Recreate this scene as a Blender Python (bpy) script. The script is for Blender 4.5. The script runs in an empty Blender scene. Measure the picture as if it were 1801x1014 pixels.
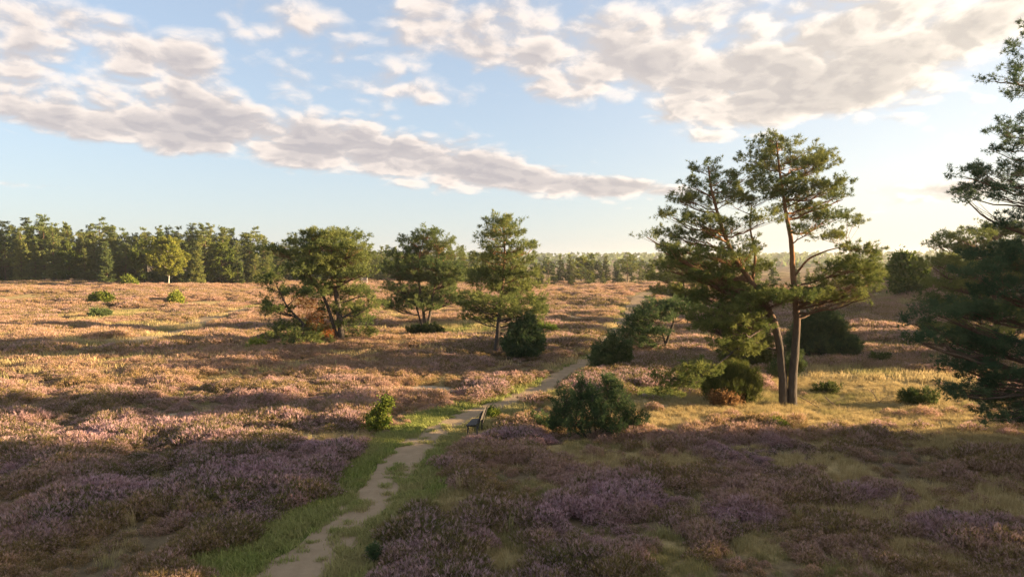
import bpy, math
import numpy as np
from math import radians, sin, cos, pi

# ------------------------------------------------------------------ camera, sky, sun, exposure
SC = bpy.context.scene
C = SC.collection
CAM_H = 7.3
F = 1200.7            # focal length in photo pixels (1801 wide)
cam_d = bpy.data.cameras.new('camera'); cam = bpy.data.objects.new('camera', cam_d); C.objects.link(cam)
cam.location = (0, 0, CAM_H); cam.rotation_euler = (radians(88.0), 0, 0)
cam_d.lens = 24.0; cam_d.sensor_width = 36.0; cam_d.clip_start = 0.1; cam_d.clip_end = 20000
SC.camera = cam
SUN_AZ, SUN_EL = 86.0, 10.5        # degrees right of the view direction, above the horizon
SKY_STRENGTH = 0.058
SUN_STRENGTH = 5.0
CLOUD = 0.178
EXPOSURE = 2.5
SC.view_settings.view_transform = 'Standard'; SC.view_settings.look = 'None'
SC.view_settings.gamma = 1.0; SC.view_settings.use_curve_mapping = False
SC.view_settings.exposure = EXPOSURE
SC.render.engine = 'CYCLES'
cy = SC.cycles
cy.max_bounces = 6; cy.diffuse_bounces = 4; cy.glossy_bounces = 1; cy.transmission_bounces = 3
cy.transparent_max_bounces = 4; cy.volume_bounces = 0
cy.caustics_reflective = False; cy.caustics_refractive = False
cy.sample_clamp_indirect = 4.0
cy.use_denoising = True; cy.denoiser = 'OPENIMAGEDENOISE'; cy.denoising_input_passes = 'RGB_ALBEDO_NORMAL'; cy.denoising_prefilter = 'NONE'; cy.use_adaptive_sampling = False

sun_d = bpy.data.lights.new('sun', 'SUN'); sun = bpy.data.objects.new('sun', sun_d); C.objects.link(sun)
sun_d.energy = SUN_STRENGTH; sun_d.angle = radians(0.6); sun_d.color = (1.0, 0.71, 0.41)
a, e = radians(SUN_AZ), radians(SUN_EL)
SUN_DIR = np.array([sin(a) * cos(e), cos(a) * cos(e), sin(e)])
from mathutils import Vector
sun.rotation_euler = Vector(SUN_DIR).to_track_quat('Z', 'Y').to_euler()
sun.location = (60, 20, 40)

def pxdir(px, py):
    """world direction of a photo pixel"""
    p = radians(2.0)
    x, yv, z = (px - 900.5) / F, 1.0, (507 - py) / F
    return np.array([x, yv * cos(p) + z * sin(p), -yv * sin(p) + z * cos(p)])

def build_world():
    w = bpy.data.worlds.new('World'); SC.world = w; w.use_nodes = True
    w.cycles.sampling_method = 'MANUAL'; w.cycles.sample_map_resolution = 256
    nt = w.node_tree; N = nt.nodes; L = nt.links; N.clear()
    def node(t, **k):
        n = N.new(t)
        for a_, v in k.items(): setattr(n, a_, v)
        return n
    def setin(s, v):
        if isinstance(v, bpy.types.NodeSocket): L.new(v, s)
        elif v is not None: s.default_value = v
    def m(op, a_, b=None, c=None, clamp=False):
        n = node('ShaderNodeMath', operation=op, use_clamp=clamp)
        setin(n.inputs[0], a_); setin(n.inputs[1], b)
        if c is not None: setin(n.inputs[2], c)
        return n.outputs[0]
    def vm(op, a_, b=None):
        n = node('ShaderNodeVectorMath', operation=op)
        setin(n.inputs[0], a_)
        if b is not None: setin(n.inputs[1], b)
        return n.outputs['Value'] if op in ('DOT_PRODUCT', 'LENGTH') else n.outputs[0]
    def mixc(f, a_, b):
        n = node('ShaderNodeMix', data_type='RGBA')
        setin(n.inputs[0], f); setin(n.inputs[6], a_); setin(n.inputs[7], b)
        return n.outputs[2]
    def sstep(x, lo, hi):
        n = node('ShaderNodeMapRange', interpolation_type='SMOOTHSTEP')
        setin(n.inputs[0], x); n.inputs[1].default_value = lo; n.inputs[2].default_value = hi
        return n.outputs[0]
    sky = node('ShaderNodeTexSky', sky_type='NISHITA')
    sky.sun_disc = False; sky.sun_elevation = radians(SUN_EL); sky.sun_rotation = radians(SUN_AZ)
    sky.altitude = 50; sky.air_density = 1.0; sky.dust_density = 0.3; sky.ozone_density = 3.0
    tc = node('ShaderNodeTexCoord'); d = vm('NORMALIZE', tc.outputs['Generated'])
    sp = node('ShaderNodeSeparateXYZ'); L.new(d, sp.inputs[0]); X, Y, Z = sp.outputs
    az = m('ARCTAN2', X, Y); el = m('ARCSINE', Z)
    zz = m('ADD', m('MAXIMUM', Z, 0.0), 0.30)
    cb = node('ShaderNodeCombineXYZ'); L.new(m('DIVIDE', X, zz), cb.inputs[0]); L.new(m('DIVIDE', Y, zz), cb.inputs[1])
    P = cb.outputs[0]
    # where the banks of cloud lie: (px, py, rx, ry, tilt, weight) turned into azimuth / elevation
    banks = [(110, 25, 150, 28, 0, .20), (130, 75, 170, 42, 0, .26), (25, 115, 70, 26, 0, .22), (60, 190, 150, 34, .15, .26), (170, 215, 120, 26, .05, .2), (330, 105, 80, 28, 0, .28), (200, 150, 60, 30, 0, .2), (385, 30, 80, 50, 0, .2), (530, 25, 80, 34, 0, .26), (525, 80, 60, 18, .2, .16), (515, 145, 45, 34, .3, .22),
             (355, 185, 55, 42, 0, .30), (330, 240, 80, 38, .1, .32), (460, 245, 120, 42, .15, .38), (600, 265, 120, 42, .13, .36), (740, 285, 110, 36, .13, .32), (880, 303, 120, 32, .13, .42), (1010, 322, 120, 24, .1, .46), (1110, 330, 90, 13, .06, .46),
             (650, 150, 90, 28, 0, .22), (730, 165, 90, 20, .1, .14), (690, 90, 60, 26, 0, .18), (770, 45, 70, 50, 0, .28), (850, 25, 70, 40, -.4, .24), (840, 95, 60, 26, 0, .22), (970, 45, 50, 36, -.3, .24), (950, 130, 60, 46, .2, .2), (900, 160, 50, 26, 0, .16),
             (1080, 80, 90, 50, 0, .28), (1150, 140, 160, 50, .15, .30), (1280, 50, 160, 70, 0, .34), (1300, 150, 170, 48, .12, .34), (1380, 190, 190, 26, .0, .28), (1480, 80, 170, 80, -.1, .36), (1560, 140, 120, 34, -.25, .30), (1680, 50, 150, 60, -.25, .36), (1790, 20, 90, 50, 0, .32),
             (1560, 352, 130, 20, 0, .24), (1680, 335, 100, 22, 0, .26), (1250, 245, 50, 9, 0, .22), (1105, 243, 26, 7, 0, .16), (1590, 208, 40, 7, 0, .18),
             (60, 325, 100, 6, 0, .34), (50, 363, 70, 4, 0, .30), (255, 361, 40, 4, 0, .30), (775, 368, 16, 5, 0, .2), (275, 270, 26, 8, 0, .16),
             (700, 400, 1000, 44, 0.0, -.34), (250, 310, 420, 34, 0.06, -.30), (1450, 275, 260, 40, 0.0, -.30), (1180, 285, 200, 24, 0, -.16), (250, 40, 40, 30, 0, -.1), (640, 60, 34, 60, 0, -.16), (900, 215, 160, 22, .1, -.16), (430, 110, 40, 40, 0, -.12)]
    bias = None
    for (px, py, rx, ry, tl, wt) in banks:
        v = pxdir(px, py); v = v / np.linalg.norm(v)
        a0 = math.atan2(v[0], v[1]); e0 = math.asin(v[2])
        k = math.cos(a0)
        da = m('SUBTRACT', az, a0)
        de = m('ADD', m('SUBTRACT', el, e0), m('MULTIPLY', da, tl))
        q = m('ADD', m('POWER', m('ABSOLUTE', m('MULTIPLY', da, F / rx / (k if k > .1 else .1))), 2.0),
              m('POWER', m('ABSOLUTE', m('MULTIPLY', de, F / ry)), 2.0))
        g = m('MULTIPLY', m('POWER', 2.718, m('MULTIPLY', q, -0.8)), wt * ((1.18 if px < 1000 or py > 230 else .86) if wt > 0 else 1.0))
        bias = g if bias is None else m('ADD', bias, g)
    def noise(vec, scale, detail, rough, dist=0.0, w_=0.0):
        n = node('ShaderNodeTexNoise', noise_dimensions='4D')
        L.new(vec, n.inputs['Vector']); n.inputs['W'].default_value = w_
        n.inputs['Scale'].default_value = scale; n.inputs['Detail'].default_value = detail
        n.inputs['Roughness'].default_value = rough; n.inputs['Distortion'].default_value = dist
        return n.outputs['Fac']
    def density(vec):
        wob = node('ShaderNodeTexNoise'); L.new(vec, wob.inputs['Vector']); wob.inputs['Scale'].default_value = 7.0; wob.inputs['Detail'].default_value = 3.0
        wv = vm('ADD', vec, vm('MULTIPLY', vm('SUBTRACT', wob.outputs['Color'], (.5, .5, .5)), (.11, .11, .11)))
        lump = noise(vec, 4.6, 3.0, 0.5, 0.0, 3.1)
        def puffs(scale):
            vor = node('ShaderNodeTexVoronoi', feature='F1'); L.new(wv, vor.inputs['Vector'])
            vor.inputs['Scale'].default_value = scale
            return m('SUBTRACT', 0.6, vor.outputs['Distance'])
        fine = noise(wv, 18.0, 6.0, 0.62, 0.0, 7.7)
        s = m('ADD', m('MULTIPLY', lump, 0.68), m('ADD', m('MULTIPLY', puffs(6.2), 0.44), m('MULTIPLY', puffs(14.0), 0.30)))
        return m('ADD', s, m('MULTIPLY', fine, 0.46))
    bias = m('SUBTRACT', bias, 0.055)
    # the same broken cloud goes on overhead, to the sides and behind
    rest = m('MAXIMUM', sstep(el, 0.38, 0.55), m('MULTIPLY', sstep(m('ABSOLUTE', az), 0.66, 0.85), sstep(el, 0.10, 0.22)))
    bias = m('ADD', bias, m('MULTIPLY', rest, 0.20))
    d0 = m('ADD', density(P), bias)
    off = vm('ADD', P, (0.022, -0.03, 0.0))          # a step towards the sun and up the cloud
    d1 = m('ADD', density(off), bias)
    alpha = m('MULTIPLY', sstep(d0, 0.66, 1.08), 0.95)
    thick = sstep(d0, 0.90, 1.35)
    lit = sstep(m('SUBTRACT', d0, d1), -0.12, 0.13)
    # nearer the sun the cloud lets more light through
    sd = vm('DOT_PRODUCT', d, tuple(SUN_DIR))
    near = sstep(sd, 0.0, 0.9)
    base = mixc(near, (0.50, 0.47, 0.50, 1), (0.62, 0.56, 0.49, 1))
    top = mixc(near, (1.18, 1.03, 0.91, 1), (1.55, 1.37, 1.12, 1))
    shade = m('MULTIPLY', m('SUBTRACT', 1.0, m('MULTIPLY', thick, 0.72)), 1.0)
    lm = m('MULTIPLY', m('ADD', m('MULTIPLY', lit, 0.75), 0.25), shade, clamp=True)
    cc = mixc(lm, base, top)
    skyc = node('ShaderNodeVectorMath', operation='SCALE'); L.new(sky.outputs[0], skyc.inputs[0]); skyc.inputs['Scale'].default_value = SKY_STRENGTH
    cs = node('ShaderNodeVectorMath', operation='SCALE'); L.new(cc, cs.inputs[0]); cs.inputs['Scale'].default_value = CLOUD
    up = sstep(el, 0.0, 0.03)
    veil = mixc(near, (0.120, 0.126, 0.130, 1), (0.205, 0.172, 0.128, 1))          # pale haze low over the horizon, all round
    vf = m('ADD', m('MULTIPLY', m('POWER', 2.718, m('MULTIPLY', m('MAXIMUM', el, 0.0), -5.0)), 0.50), 0.38)
    skyt = vm('MULTIPLY', skyc.outputs[0], (1.03, 0.97, 0.96))
    skyv = mixc(vf, skyt, veil)
    fin = mixc(m('MULTIPLY', alpha, up), skyv, cs.outputs[0])
    bg = node('ShaderNodeBackground'); L.new(fin, bg.inputs[0]); bg.inputs[1].default_value = 1.0
    out = node('ShaderNodeOutputWorld'); L.new(bg.outputs[0], out.inputs[0])
build_world()

# ------------------------------------------------------------------ numpy helpers
RNG = np.random.default_rng(11)
def hash2(ix, iy, seed):
    n = (ix.astype(np.int64) * 374761393 + iy.astype(np.int64) * 668265263 + seed * 974634541) & 0x7fffffff
    n = ((n ^ (n >> 13)) * 1274126177) & 0x7fffffff
    n = (n ^ (n >> 16)) & 0x7fffffff
    return n / float(0x7fffffff)
def vnoise(x, y, scale, seed=0):
    x = np.asarray(x, float) / scale; y = np.asarray(y, float) / scale
    ix, iy = np.floor(x), np.floor(y); fx, fy = x - ix, y - iy
    fx = fx * fx * (3 - 2 * fx); fy = fy * fy * (3 - 2 * fy)
    a_ = hash2(ix, iy, seed); b = hash2(ix + 1, iy, seed); c = hash2(ix, iy + 1, seed); d = hash2(ix + 1, iy + 1, seed)
    return a_ * (1 - fx) * (1 - fy) + b * fx * (1 - fy) + c * (1 - fx) * fy + d * fx * fy
def fbm(x, y, scale, seed=0, oct=3):
    s, amp, tot = 0, 1.0, 0
    for k in range(oct):
        s = s + amp * vnoise(x, y, scale / 2 ** k, seed + 17 * k); tot += amp; amp *= .5
    return s / tot
def smooth(x, lo, hi):
    t = np.clip((np.asarray(x, float) - lo) / (hi - lo), 0, 1); return t * t * (3 - 2 * t)
def gauss(x, y, cx, cy_, rx, ry):
    return np.exp(-(((x - cx) / rx) ** 2 + ((y - cy_) / ry) ** 2))

def height(x, y):
    x = np.asarray(x, float); y = np.asarray(y, float)
    r = np.hypot(x, y)
    h = (fbm(x, y, 34, 1, 2) - .5) * (1.1 * smooth(r, 15, 60) + .9 * smooth(r, 60, 110)) + (fbm(x, y, 9, 5, 2) - .5) * 0.42
    h = h - 0.9 * gauss(x, y, -26, 80, 30, 12) + 0.45 * gauss(x, y, -25, 60, 30, 7)       # hollow behind the low crest
    h = h + 11.0 * gauss(x, y, 90, 92, 38, 34)                                             # heath slope on the right
    h = h + 2.4 * gauss(x, y, 34, 150, 26, 40)
    h = h + 1.4 * smooth(r, 110, 215) * smooth(-x, -20, 60)
    h = h + 22 * smooth(r, 700, 1500)
    return h
def at(px, py):
    """ground point seen at a photo pixel"""
    d = pxdir(px, py)
    t = np.concatenate([np.arange(6, 60, .05), np.arange(60, 500, .25)])
    z = CAM_H + d[2] * t - height(d[0] * t, d[1] * t)
    i = np.argmax(z < 0) if (z < 0).any() else len(t) - 1
    t = t[i]
    return np.array([d[0] * t, d[1] * t, float(height(d[0] * t, d[1] * t))])
def at_depth(px, py, Y):
    d = pxdir(px, py); t = Y / d[1]
    return np.array([d[0] * t, Y, CAM_H + d[2] * t])

# ------------------------------------------------------------------ materials
def new_mat(name):
    mt = bpy.data.materials.new(name); mt.use_nodes = True
    nt = mt.node_tree; nt.nodes.clear()
    return mt, nt, nt.nodes, nt.links
def attr(nt, name, typ='GEOMETRY'):
    n = nt.nodes.new('ShaderNodeAttribute'); n.attribute_name = name; n.attribute_type = typ; return n
def mixcol(nt, f, a_, b, mode='MIX'):
    n = nt.nodes.new('ShaderNodeMix'); n.data_type = 'RGBA'; n.blend_type = mode
    for s, v in ((n.inputs[0], f), (n.inputs[6], a_), (n.inputs[7], b)):
        if isinstance(v, bpy.types.NodeSocket): nt.links.new(v, s)
        else: s.default_value = v if not isinstance(v, tuple) else (*v[:3], 1)
    return n.outputs[2]
def leafy(nt, col, transl=0.35, rough=0.9):
    """thin foliage: light is partly reflected, partly let through"""
    N, L = nt.nodes, nt.links
    a_ = N.new('ShaderNodeBsdfDiffuse'); b = N.new('ShaderNodeBsdfTranslucent'); mx = N.new('ShaderNodeMixShader'); o = N.new('ShaderNodeOutputMaterial')
    for s in (a_.inputs[0], b.inputs[0]):
        if isinstance(col, bpy.types.NodeSocket): L.new(col, s)
        else: s.default_value = (*col, 1)
    mx.inputs[0].default_value = transl
    L.new(a_.outputs[0], mx.inputs[1]); L.new(b.outputs[0], mx.inputs[2]); L.new(mx.outputs[0], o.inputs[0])
def foliage_mat(name, ca, cb, transl=0.3):
    mt, nt, N, L = new_mat(name)
    v = attr(nt, 'var')
    oi = N.new('ShaderNodeObjectInfo')
    own = mixcol(nt, oi.outputs['Random'], (.78, .84, .88), (1.35, 1.18, .95))
    leafy(nt, mixcol(nt, 1.0, mixcol(nt, v.outputs['Fac'], ca, cb), own, 'MULTIPLY'), transl)
    return mt
def bark_mat(name, low, high, z0, z1):
    mt, nt, N, L = new_mat(name)
    tc = N.new('ShaderNodeTexCoord'); mp = N.new('ShaderNodeMapping'); L.new(tc.outputs['Object'], mp.inputs[0]); mp.inputs['Scale'].default_value = (9, 9, 2.2)
    nz = N.new('ShaderNodeTexNoise'); L.new(mp.outputs[0], nz.inputs['Vector']); nz.inputs['Scale'].default_value = 1.5; nz.inputs['Detail'].default_value = 5
    sp = N.new('ShaderNodeSeparateXYZ'); L.new(tc.outputs['Object'], sp.inputs[0])
    mr = N.new('ShaderNodeMapRange'); L.new(sp.outputs[2], mr.inputs[0]); mr.inputs[1].default_value = z0; mr.inputs[2].default_value = z1
    c = mixcol(nt, mr.outputs[0], low, high)
    c = mixcol(nt, nz.outputs['Fac'], mixcol(nt, 1.0, c, (.45, .45, .45), 'MULTIPLY'), mixcol(nt, 1.0, c, (1.35, 1.3, 1.25), 'MULTIPLY'))
    b = N.new('ShaderNodeBsdfPrincipled'); L.new(c, b.inputs['Base Color']); b.inputs['Roughness'].default_value = .95; b.inputs['Specular IOR Level'].default_value = .1
    bp = N.new('ShaderNodeBump'); bp.inputs['Strength'].default_value = .9; bp.inputs['Distance'].default_value = .05; L.new(nz.outputs['Fac'], bp.inputs['Height']); L.new(bp.outputs[0], b.inputs['Normal'])
    o = N.new('ShaderNodeOutputMaterial'); L.new(b.outputs[0], o.inputs[0])
    return mt
M = {}
M['pine'] = foliage_mat('pine_needles', (.070, .110, .042), (.190, .220, .076), .30)
M['pine_blue'] = foliage_mat('pine_needles_bluish', (.060, .100, .050), (.140, .180, .080), .30)
M['juniper'] = foliage_mat('juniper_needles', (.060, .100, .046), (.145, .190, .076), .25)
M['broad'] = foliage_mat('broad_leaves', (.060, .100, .022), (.170, .200, .045), .4)
M['birch'] = foliage_mat('birch_leaves', (.12, .16, .03), (.27, .28, .06), .45)
M['lime'] = foliage_mat('bright_leaves', (.10, .15, .03), (.22, .26, .055), .45)
M['dead'] = foliage_mat('dead_needles', (.16, .060, .020), (.34, .15, .05), .3)
M['fern'] = foliage_mat('rusty_bracken', (.14, .085, .045), (.23, .15, .08), .3)
M['broom'] = foliage_mat('broom_twigs', (.055, .085, .028), (.130, .150, .055), .3)
M['bark'] = bark_mat('pine_bark', (.085, .074, .064), (.25, .135, .068), 3.5, 8.0)
M['bark_dark'] = bark_mat('dark_bark', (.085, .072, .060), (.15, .10, .065), 1.5, 6)
M['bark_birch'] = bark_mat('birch_bark', (.45, .43, .38), (.55, .52, .46), 0, 4)
M['dead_wood'] = bark_mat('dead_wood', (.20, .15, .11), (.24, .19, .15), 0, 3)

def heather_mat():
    mt, nt, N, L = new_mat('heather')
    tip = attr(nt, 'tip'); fl = attr(nt, 'flower', 'INSTANCER'); tn = attr(nt, 'tint', 'INSTANCER'); var = attr(nt, 'var')
    green = mixcol(nt, tn.outputs['Fac'], (.108, .110, .042), (.25, .190, .085))
    green = mixcol(nt, var.outputs['Fac'], green, mixcol(nt, 1.0, green, (1.5, 1.35, 1.1), 'MULTIPLY'))
    pink = mixcol(nt, var.outputs['Fac'], (.41, .21, .26), (.68, .46, .52))
    rust = mixcol(nt, var.outputs['Fac'], (.38, .22, .17), (.56, .38, .31))
    flower = mixcol(nt, tn.outputs['Fac'], pink, rust)
    sb = N.new('ShaderNodeMath'); sb.operation = 'ADD'; L.new(var.outputs['Fac'], sb.inputs[0]); L.new(fl.outputs['Fac'], sb.inputs[1])
    ms = N.new('ShaderNodeMapRange'); L.new(sb.outputs[0], ms.inputs[0]); ms.inputs[1].default_value = .66; ms.inputs[2].default_value = 1.0   # which sprigs are in flower
    n = N.new('ShaderNodeMath'); n.operation = 'MULTIPLY'; L.new(tip.outputs['Fac'], n.inputs[0]); L.new(ms.outputs[0], n.inputs[1])
    leafy(nt, mixcol(nt, n.outputs[0], green, flower), .42)
    return mt
def grass_mat(name, a_, b, c):
    mt, nt, N, L = new_mat(name)
    tn = attr(nt, 'tint', 'INSTANCER'); var = attr(nt, 'var')
    leafy(nt, mixcol(nt, tn.outputs['Fac'], mixcol(nt, var.outputs['Fac'], a_, b), c), .35)
    return mt
M['heather'] = heather_mat()
M['dry'] = grass_mat('dry_grass', (.36, .28, .13), (.58, .46, .24), (.21, .21, .08))
M['green'] = grass_mat('green_grass', (.15, .195, .048), (.33, .37, .105), (.38, .32, .15))

def ground_mat():
    mt, nt, N, L = new_mat('heath_ground')
    col = attr(nt, 'zone'); tc = N.new('ShaderNodeTexCoord')
    nz = N.new('ShaderNodeTexNoise'); L.new(tc.outputs['Object'], nz.inputs['Vector']); nz.inputs['Scale'].default_value = 2.6; nz.inputs['Detail'].default_value = 9; nz.inputs['Roughness'].default_value = .72
    cr = N.new('ShaderNodeMapRange'); L.new(nz.outputs['Fac'], cr.inputs[0]); cr.inputs[1].default_value = .3; cr.inputs[2].default_value = .7; cr.inputs[3].default_value = .55; cr.inputs[4].default_value = 1.4
    sc = N.new('ShaderNodeVectorMath'); sc.operation = 'SCALE'; L.new(col.outputs['Color'], sc.inputs[0]); L.new(cr.outputs[0], sc.inputs['Scale'])
    b = N.new('ShaderNodeBsdfDiffuse'); L.new(sc.outputs[0], b.inputs[0])
    bp = N.new('ShaderNodeBump'); bp.inputs['Strength'].default_value = .8; bp.inputs['Distance'].default_value = .12; L.new(nz.outputs['Fac'], bp.inputs['Height']); L.new(bp.outputs[0], b.inputs['Normal'])
    o = N.new('ShaderNodeOutputMaterial'); L.new(b.outputs[0], o.inputs[0])
    return mt
def sand_mat():
    mt, nt, N, L = new_mat('path_sand')
    tc = N.new('ShaderNodeTexCoord')
    nz = N.new('ShaderNodeTexNoise'); L.new(tc.outputs['Object'], nz.inputs['Vector']); nz.inputs['Scale'].default_value = 1.3; nz.inputs['Detail'].default_value = 8; nz.inputs['Roughness'].default_value = .7
    c = mixcol(nt, nz.outputs['Fac'], (.165, .12, .072), (.41, .315, .21))
    b = N.new('ShaderNodeBsdfDiffuse'); L.new(c, b.inputs[0])
    bp = N.new('ShaderNodeBump'); bp.inputs['Strength'].default_value = .7; bp.inputs['Distance'].default_value = .06; L.new(nz.outputs['Fac'], bp.inputs['Height']); L.new(bp.outputs[0], b.inputs['Normal'])
    o = N.new('ShaderNodeOutputMaterial'); L.new(b.outputs[0], o.inputs[0])
    return mt
M['ground'] = ground_mat(); M['sand'] = sand_mat()
def plain_mat(name, col, rough=.8):
    mt, nt, N, L = new_mat(name)
    tc = N.new('ShaderNodeTexCoord'); mp = N.new('ShaderNodeMapping'); L.new(tc.outputs['Object'], mp.inputs[0]); mp.inputs['Scale'].default_value = (14, 2, 14)
    nz = N.new('ShaderNodeTexNoise'); L.new(mp.outputs[0], nz.inputs['Vector']); nz.inputs['Scale'].default_value = 2; nz.inputs['Detail'].default_value = 5
    c = mixcol(nt, nz.outputs['Fac'], tuple(.6 * k for k in col), tuple(1.4 * k for k in col))
    b = N.new('ShaderNodeBsdfPrincipled'); L.new(c, b.inputs['Base Color']); b.inputs['Roughness'].default_value = rough
    o = N.new('ShaderNodeOutputMaterial'); L.new(b.outputs[0], o.inputs[0]); return mt
M['bench'] = plain_mat('weathered_bench_wood', (.055, .048, .042)); M['pale_wood'] = plain_mat('pale_wood', (.55, .50, .42))

# ------------------------------------------------------------------ mesh helpers
def tri_mesh(name, V, T, attrs=None, mat=None, smooth_=False):
    me = bpy.data.meshes.new(name)
    V = np.asarray(V, np.float32); T = np.asarray(T, np.int32)
    me.vertices.add(len(V)); me.vertices.foreach_set('co', V.ravel())
    me.loops.add(T.size); me.loops.foreach_set('vertex_index', T.ravel())
    k = T.shape[1]
    me.polygons.add(len(T)); me.polygons.foreach_set('loop_start', np.arange(0, T.size, k, dtype=np.int32)); me.polygons.foreach_set('loop_total', np.full(len(T), k, np.int32))
    if smooth_: me.polygons.foreach_set('use_smooth', np.ones(len(T), bool))
    for nm, arr in (attrs or {}).items():
        arr = np.asarray(arr, np.float32)
        if arr.ndim == 2:
            at_ = me.attributes.new(nm, 'FLOAT_COLOR', 'POINT'); at_.data.foreach_set('color', np.c_[arr, np.ones(len(arr))].astype(np.float32).ravel())
        else:
            at_ = me.attributes.new(nm, 'FLOAT', 'POINT'); at_.data.foreach_set('value', arr)
    me.update(calc_edges=True); me.validate()
    if mat: me.materials.append(mat)
    return me
def link(name, me, parent=None, loc=None):
    o = bpy.data.objects.new(name, me); C.objects.link(o)
    if parent is not None: o.parent = parent
    if loc is not None: o.location = tuple(loc)
    return o
def tag(o, label, cat=None, group=None, kind=None):
    if label: o['label'] = label
    if cat: o['category'] = cat
    if group: o['group'] = group
    if kind: o['kind'] = kind
    return o
def thing(name, loc, label, cat, group=None):
    o = bpy.data.objects.new(name, None); C.objects.link(o); o.location = tuple(loc); o.empty_display_size = .3
    return tag(o, label, cat, group)
class Tubes:
    def __init__(s): s.V = []; s.Fq = []; s.n = 0
    def add(s, pts, rad, k=6):
        pts = np.asarray(pts, float); n = len(pts); rad = np.broadcast_to(np.asarray(rad, float), (n,))
        tg = np.gradient(pts, axis=0); tg /= np.linalg.norm(tg, axis=1)[:, None] + 1e-9
        ref = np.where(np.abs(tg[:, 2:3]) > .9, np.array([[1., 0, 0]]), np.array([[0, 0, 1.]]))
        u = np.cross(tg, ref); u /= np.linalg.norm(u, axis=1)[:, None] + 1e-9; v = np.cross(tg, u)
        for i in range(1, n):                                          # keep the frames from flipping
            if np.dot(u[i], u[i - 1]) < 0: u[i] *= -1; v[i] *= -1
        an = np.arange(k) * 2 * pi / k
        ring = pts[:, None, :] + rad[:, None, None] * (np.cos(an)[None, :, None] * u[:, None, :] + np.sin(an)[None, :, None] * v[:, None, :])
        s.V.append(ring.reshape(-1, 3))
        i, j = np.meshgrid(np.arange(n - 1), np.arange(k), indexing='ij'); b = s.n
        q = np.stack([b + i * k + j, b + i * k + (j + 1) % k, b + (i + 1) * k + (j + 1) % k, b + (i + 1) * k + j], -1).reshape(-1, 4)
        s.Fq.append(q); s.n += n * k
    def mesh(s, name, mat):
        return tri_mesh(name, np.concatenate(s.V), np.concatenate(s.Fq), None, mat, True)
def bez(a_, b, c, n=6):
    t = np.linspace(0, 1, n)[:, None]; a_, b, c = map(np.asarray, (a_, b, c))
    return (1 - t) ** 2 * a_ + 2 * t * (1 - t) * b + t * t * c
def unit(v): return v / (np.linalg.norm(v, axis=-1, keepdims=True) + 1e-9)
def tufts(P, D, S, K=7, width=.16, spread=.75, rng=RNG, var=None):
    """bundles of needles: K slim triangles fanning out of each point P along D, length S"""
    n = len(P); D = unit(np.asarray(D, float)); S = np.broadcast_to(np.asarray(S, float), (n,))
    r = unit(D[:, None, :] + spread * rng.normal(size=(n, K, 3)))
    side = unit(np.cross(r, rng.normal(size=(n, K, 3))))
    ln = S[:, None, None] * rng.uniform(.65, 1.15, (n, K, 1)); w = width * S[:, None, None]
    b = P[:, None, :] + r * ln * .08
    V = np.stack([b + side * w * .5, b - side * w * .5, b + r * ln + side * w * .12], 2).reshape(-1, 3)
    T = np.arange(len(V)).reshape(-1, 3)
    if var is None: var = rng.uniform(0, 1, n)
    vv = np.clip(np.repeat(var, K * 3) + rng.normal(0, .08, n * K * 3), 0, 1)
    return V, T, vv
def leaves(P, S, rng=RNG, var=None, aspect=.6):
    """flat leaf-sized faces, each a kite of its own tilt"""
    n = len(P); a_ = unit(rng.normal(size=(n, 3))); b = unit(np.cross(a_, rng.normal(size=(n, 3))))
    S = np.broadcast_to(np.asarray(S, float), (n,))[:, None]
    V = np.stack([P - a_ * S * .5, P + b * S * aspect * .5, P + a_ * S * .5, P - b * S * aspect * .5], 1).reshape(-1, 3)
    i = np.arange(n)[:, None] * 4
    T = np.concatenate([i + [0, 1, 2], i + [0, 2, 3]], 1).reshape(-1, 3)
    if var is None: var = rng.uniform(0, 1, n)
    return V, T, np.repeat(var, 4)
def ball(n, rng=RNG, hollow=.0):
    p = unit(rng.normal(size=(n, 3))); return p * (rng.uniform(hollow ** 3, 1, (n, 1)) ** (1 / 3))

# ------------------------------------------------------------------ layout of the heath: path, grass, sand
def resample(pts, n):
    pts = np.asarray(pts, float); s = np.r_[0, np.cumsum(np.linalg.norm(np.diff(pts, axis=0), axis=1))]
    # smooth through the points (Catmull-Rom style by dense linear + box filter)
    t = np.linspace(0, s[-1], n); out = np.stack([np.interp(t, s, pts[:, k]) for k in range(pts.shape[1])], 1)
    for _ in range(3):
        p = np.pad(out, ((3, 3), (0, 0)), 'edge'); q = sum(p[i:i + n] for i in range(7)) / 7; q[0], q[-1] = out[0], out[-1]; out = q
    return out
PATH_PX = [(430, 1075), (520, 1005), (590, 945), (650, 885), (690, 830), (722, 792), (765, 756), (830, 727), (890, 708), (945, 690), (978, 668), (1010, 648), (1048, 628), (1072, 606), (1092, 578), (1106, 556), (1112, 540), (1124, 526), (1140, 514)]
PATH = resample([at(*p)[:2] for p in PATH_PX], 220)
PATH2 = resample([at(*p)[:2] for p in [(215, 606), (270, 594), (330, 574), (375, 558), (425, 545), (470, 538)]], 80)
PATH3 = resample([at(*p)[:2] for p in [(1150, 512), (1190, 520), (1230, 545)]], 20)
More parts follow.
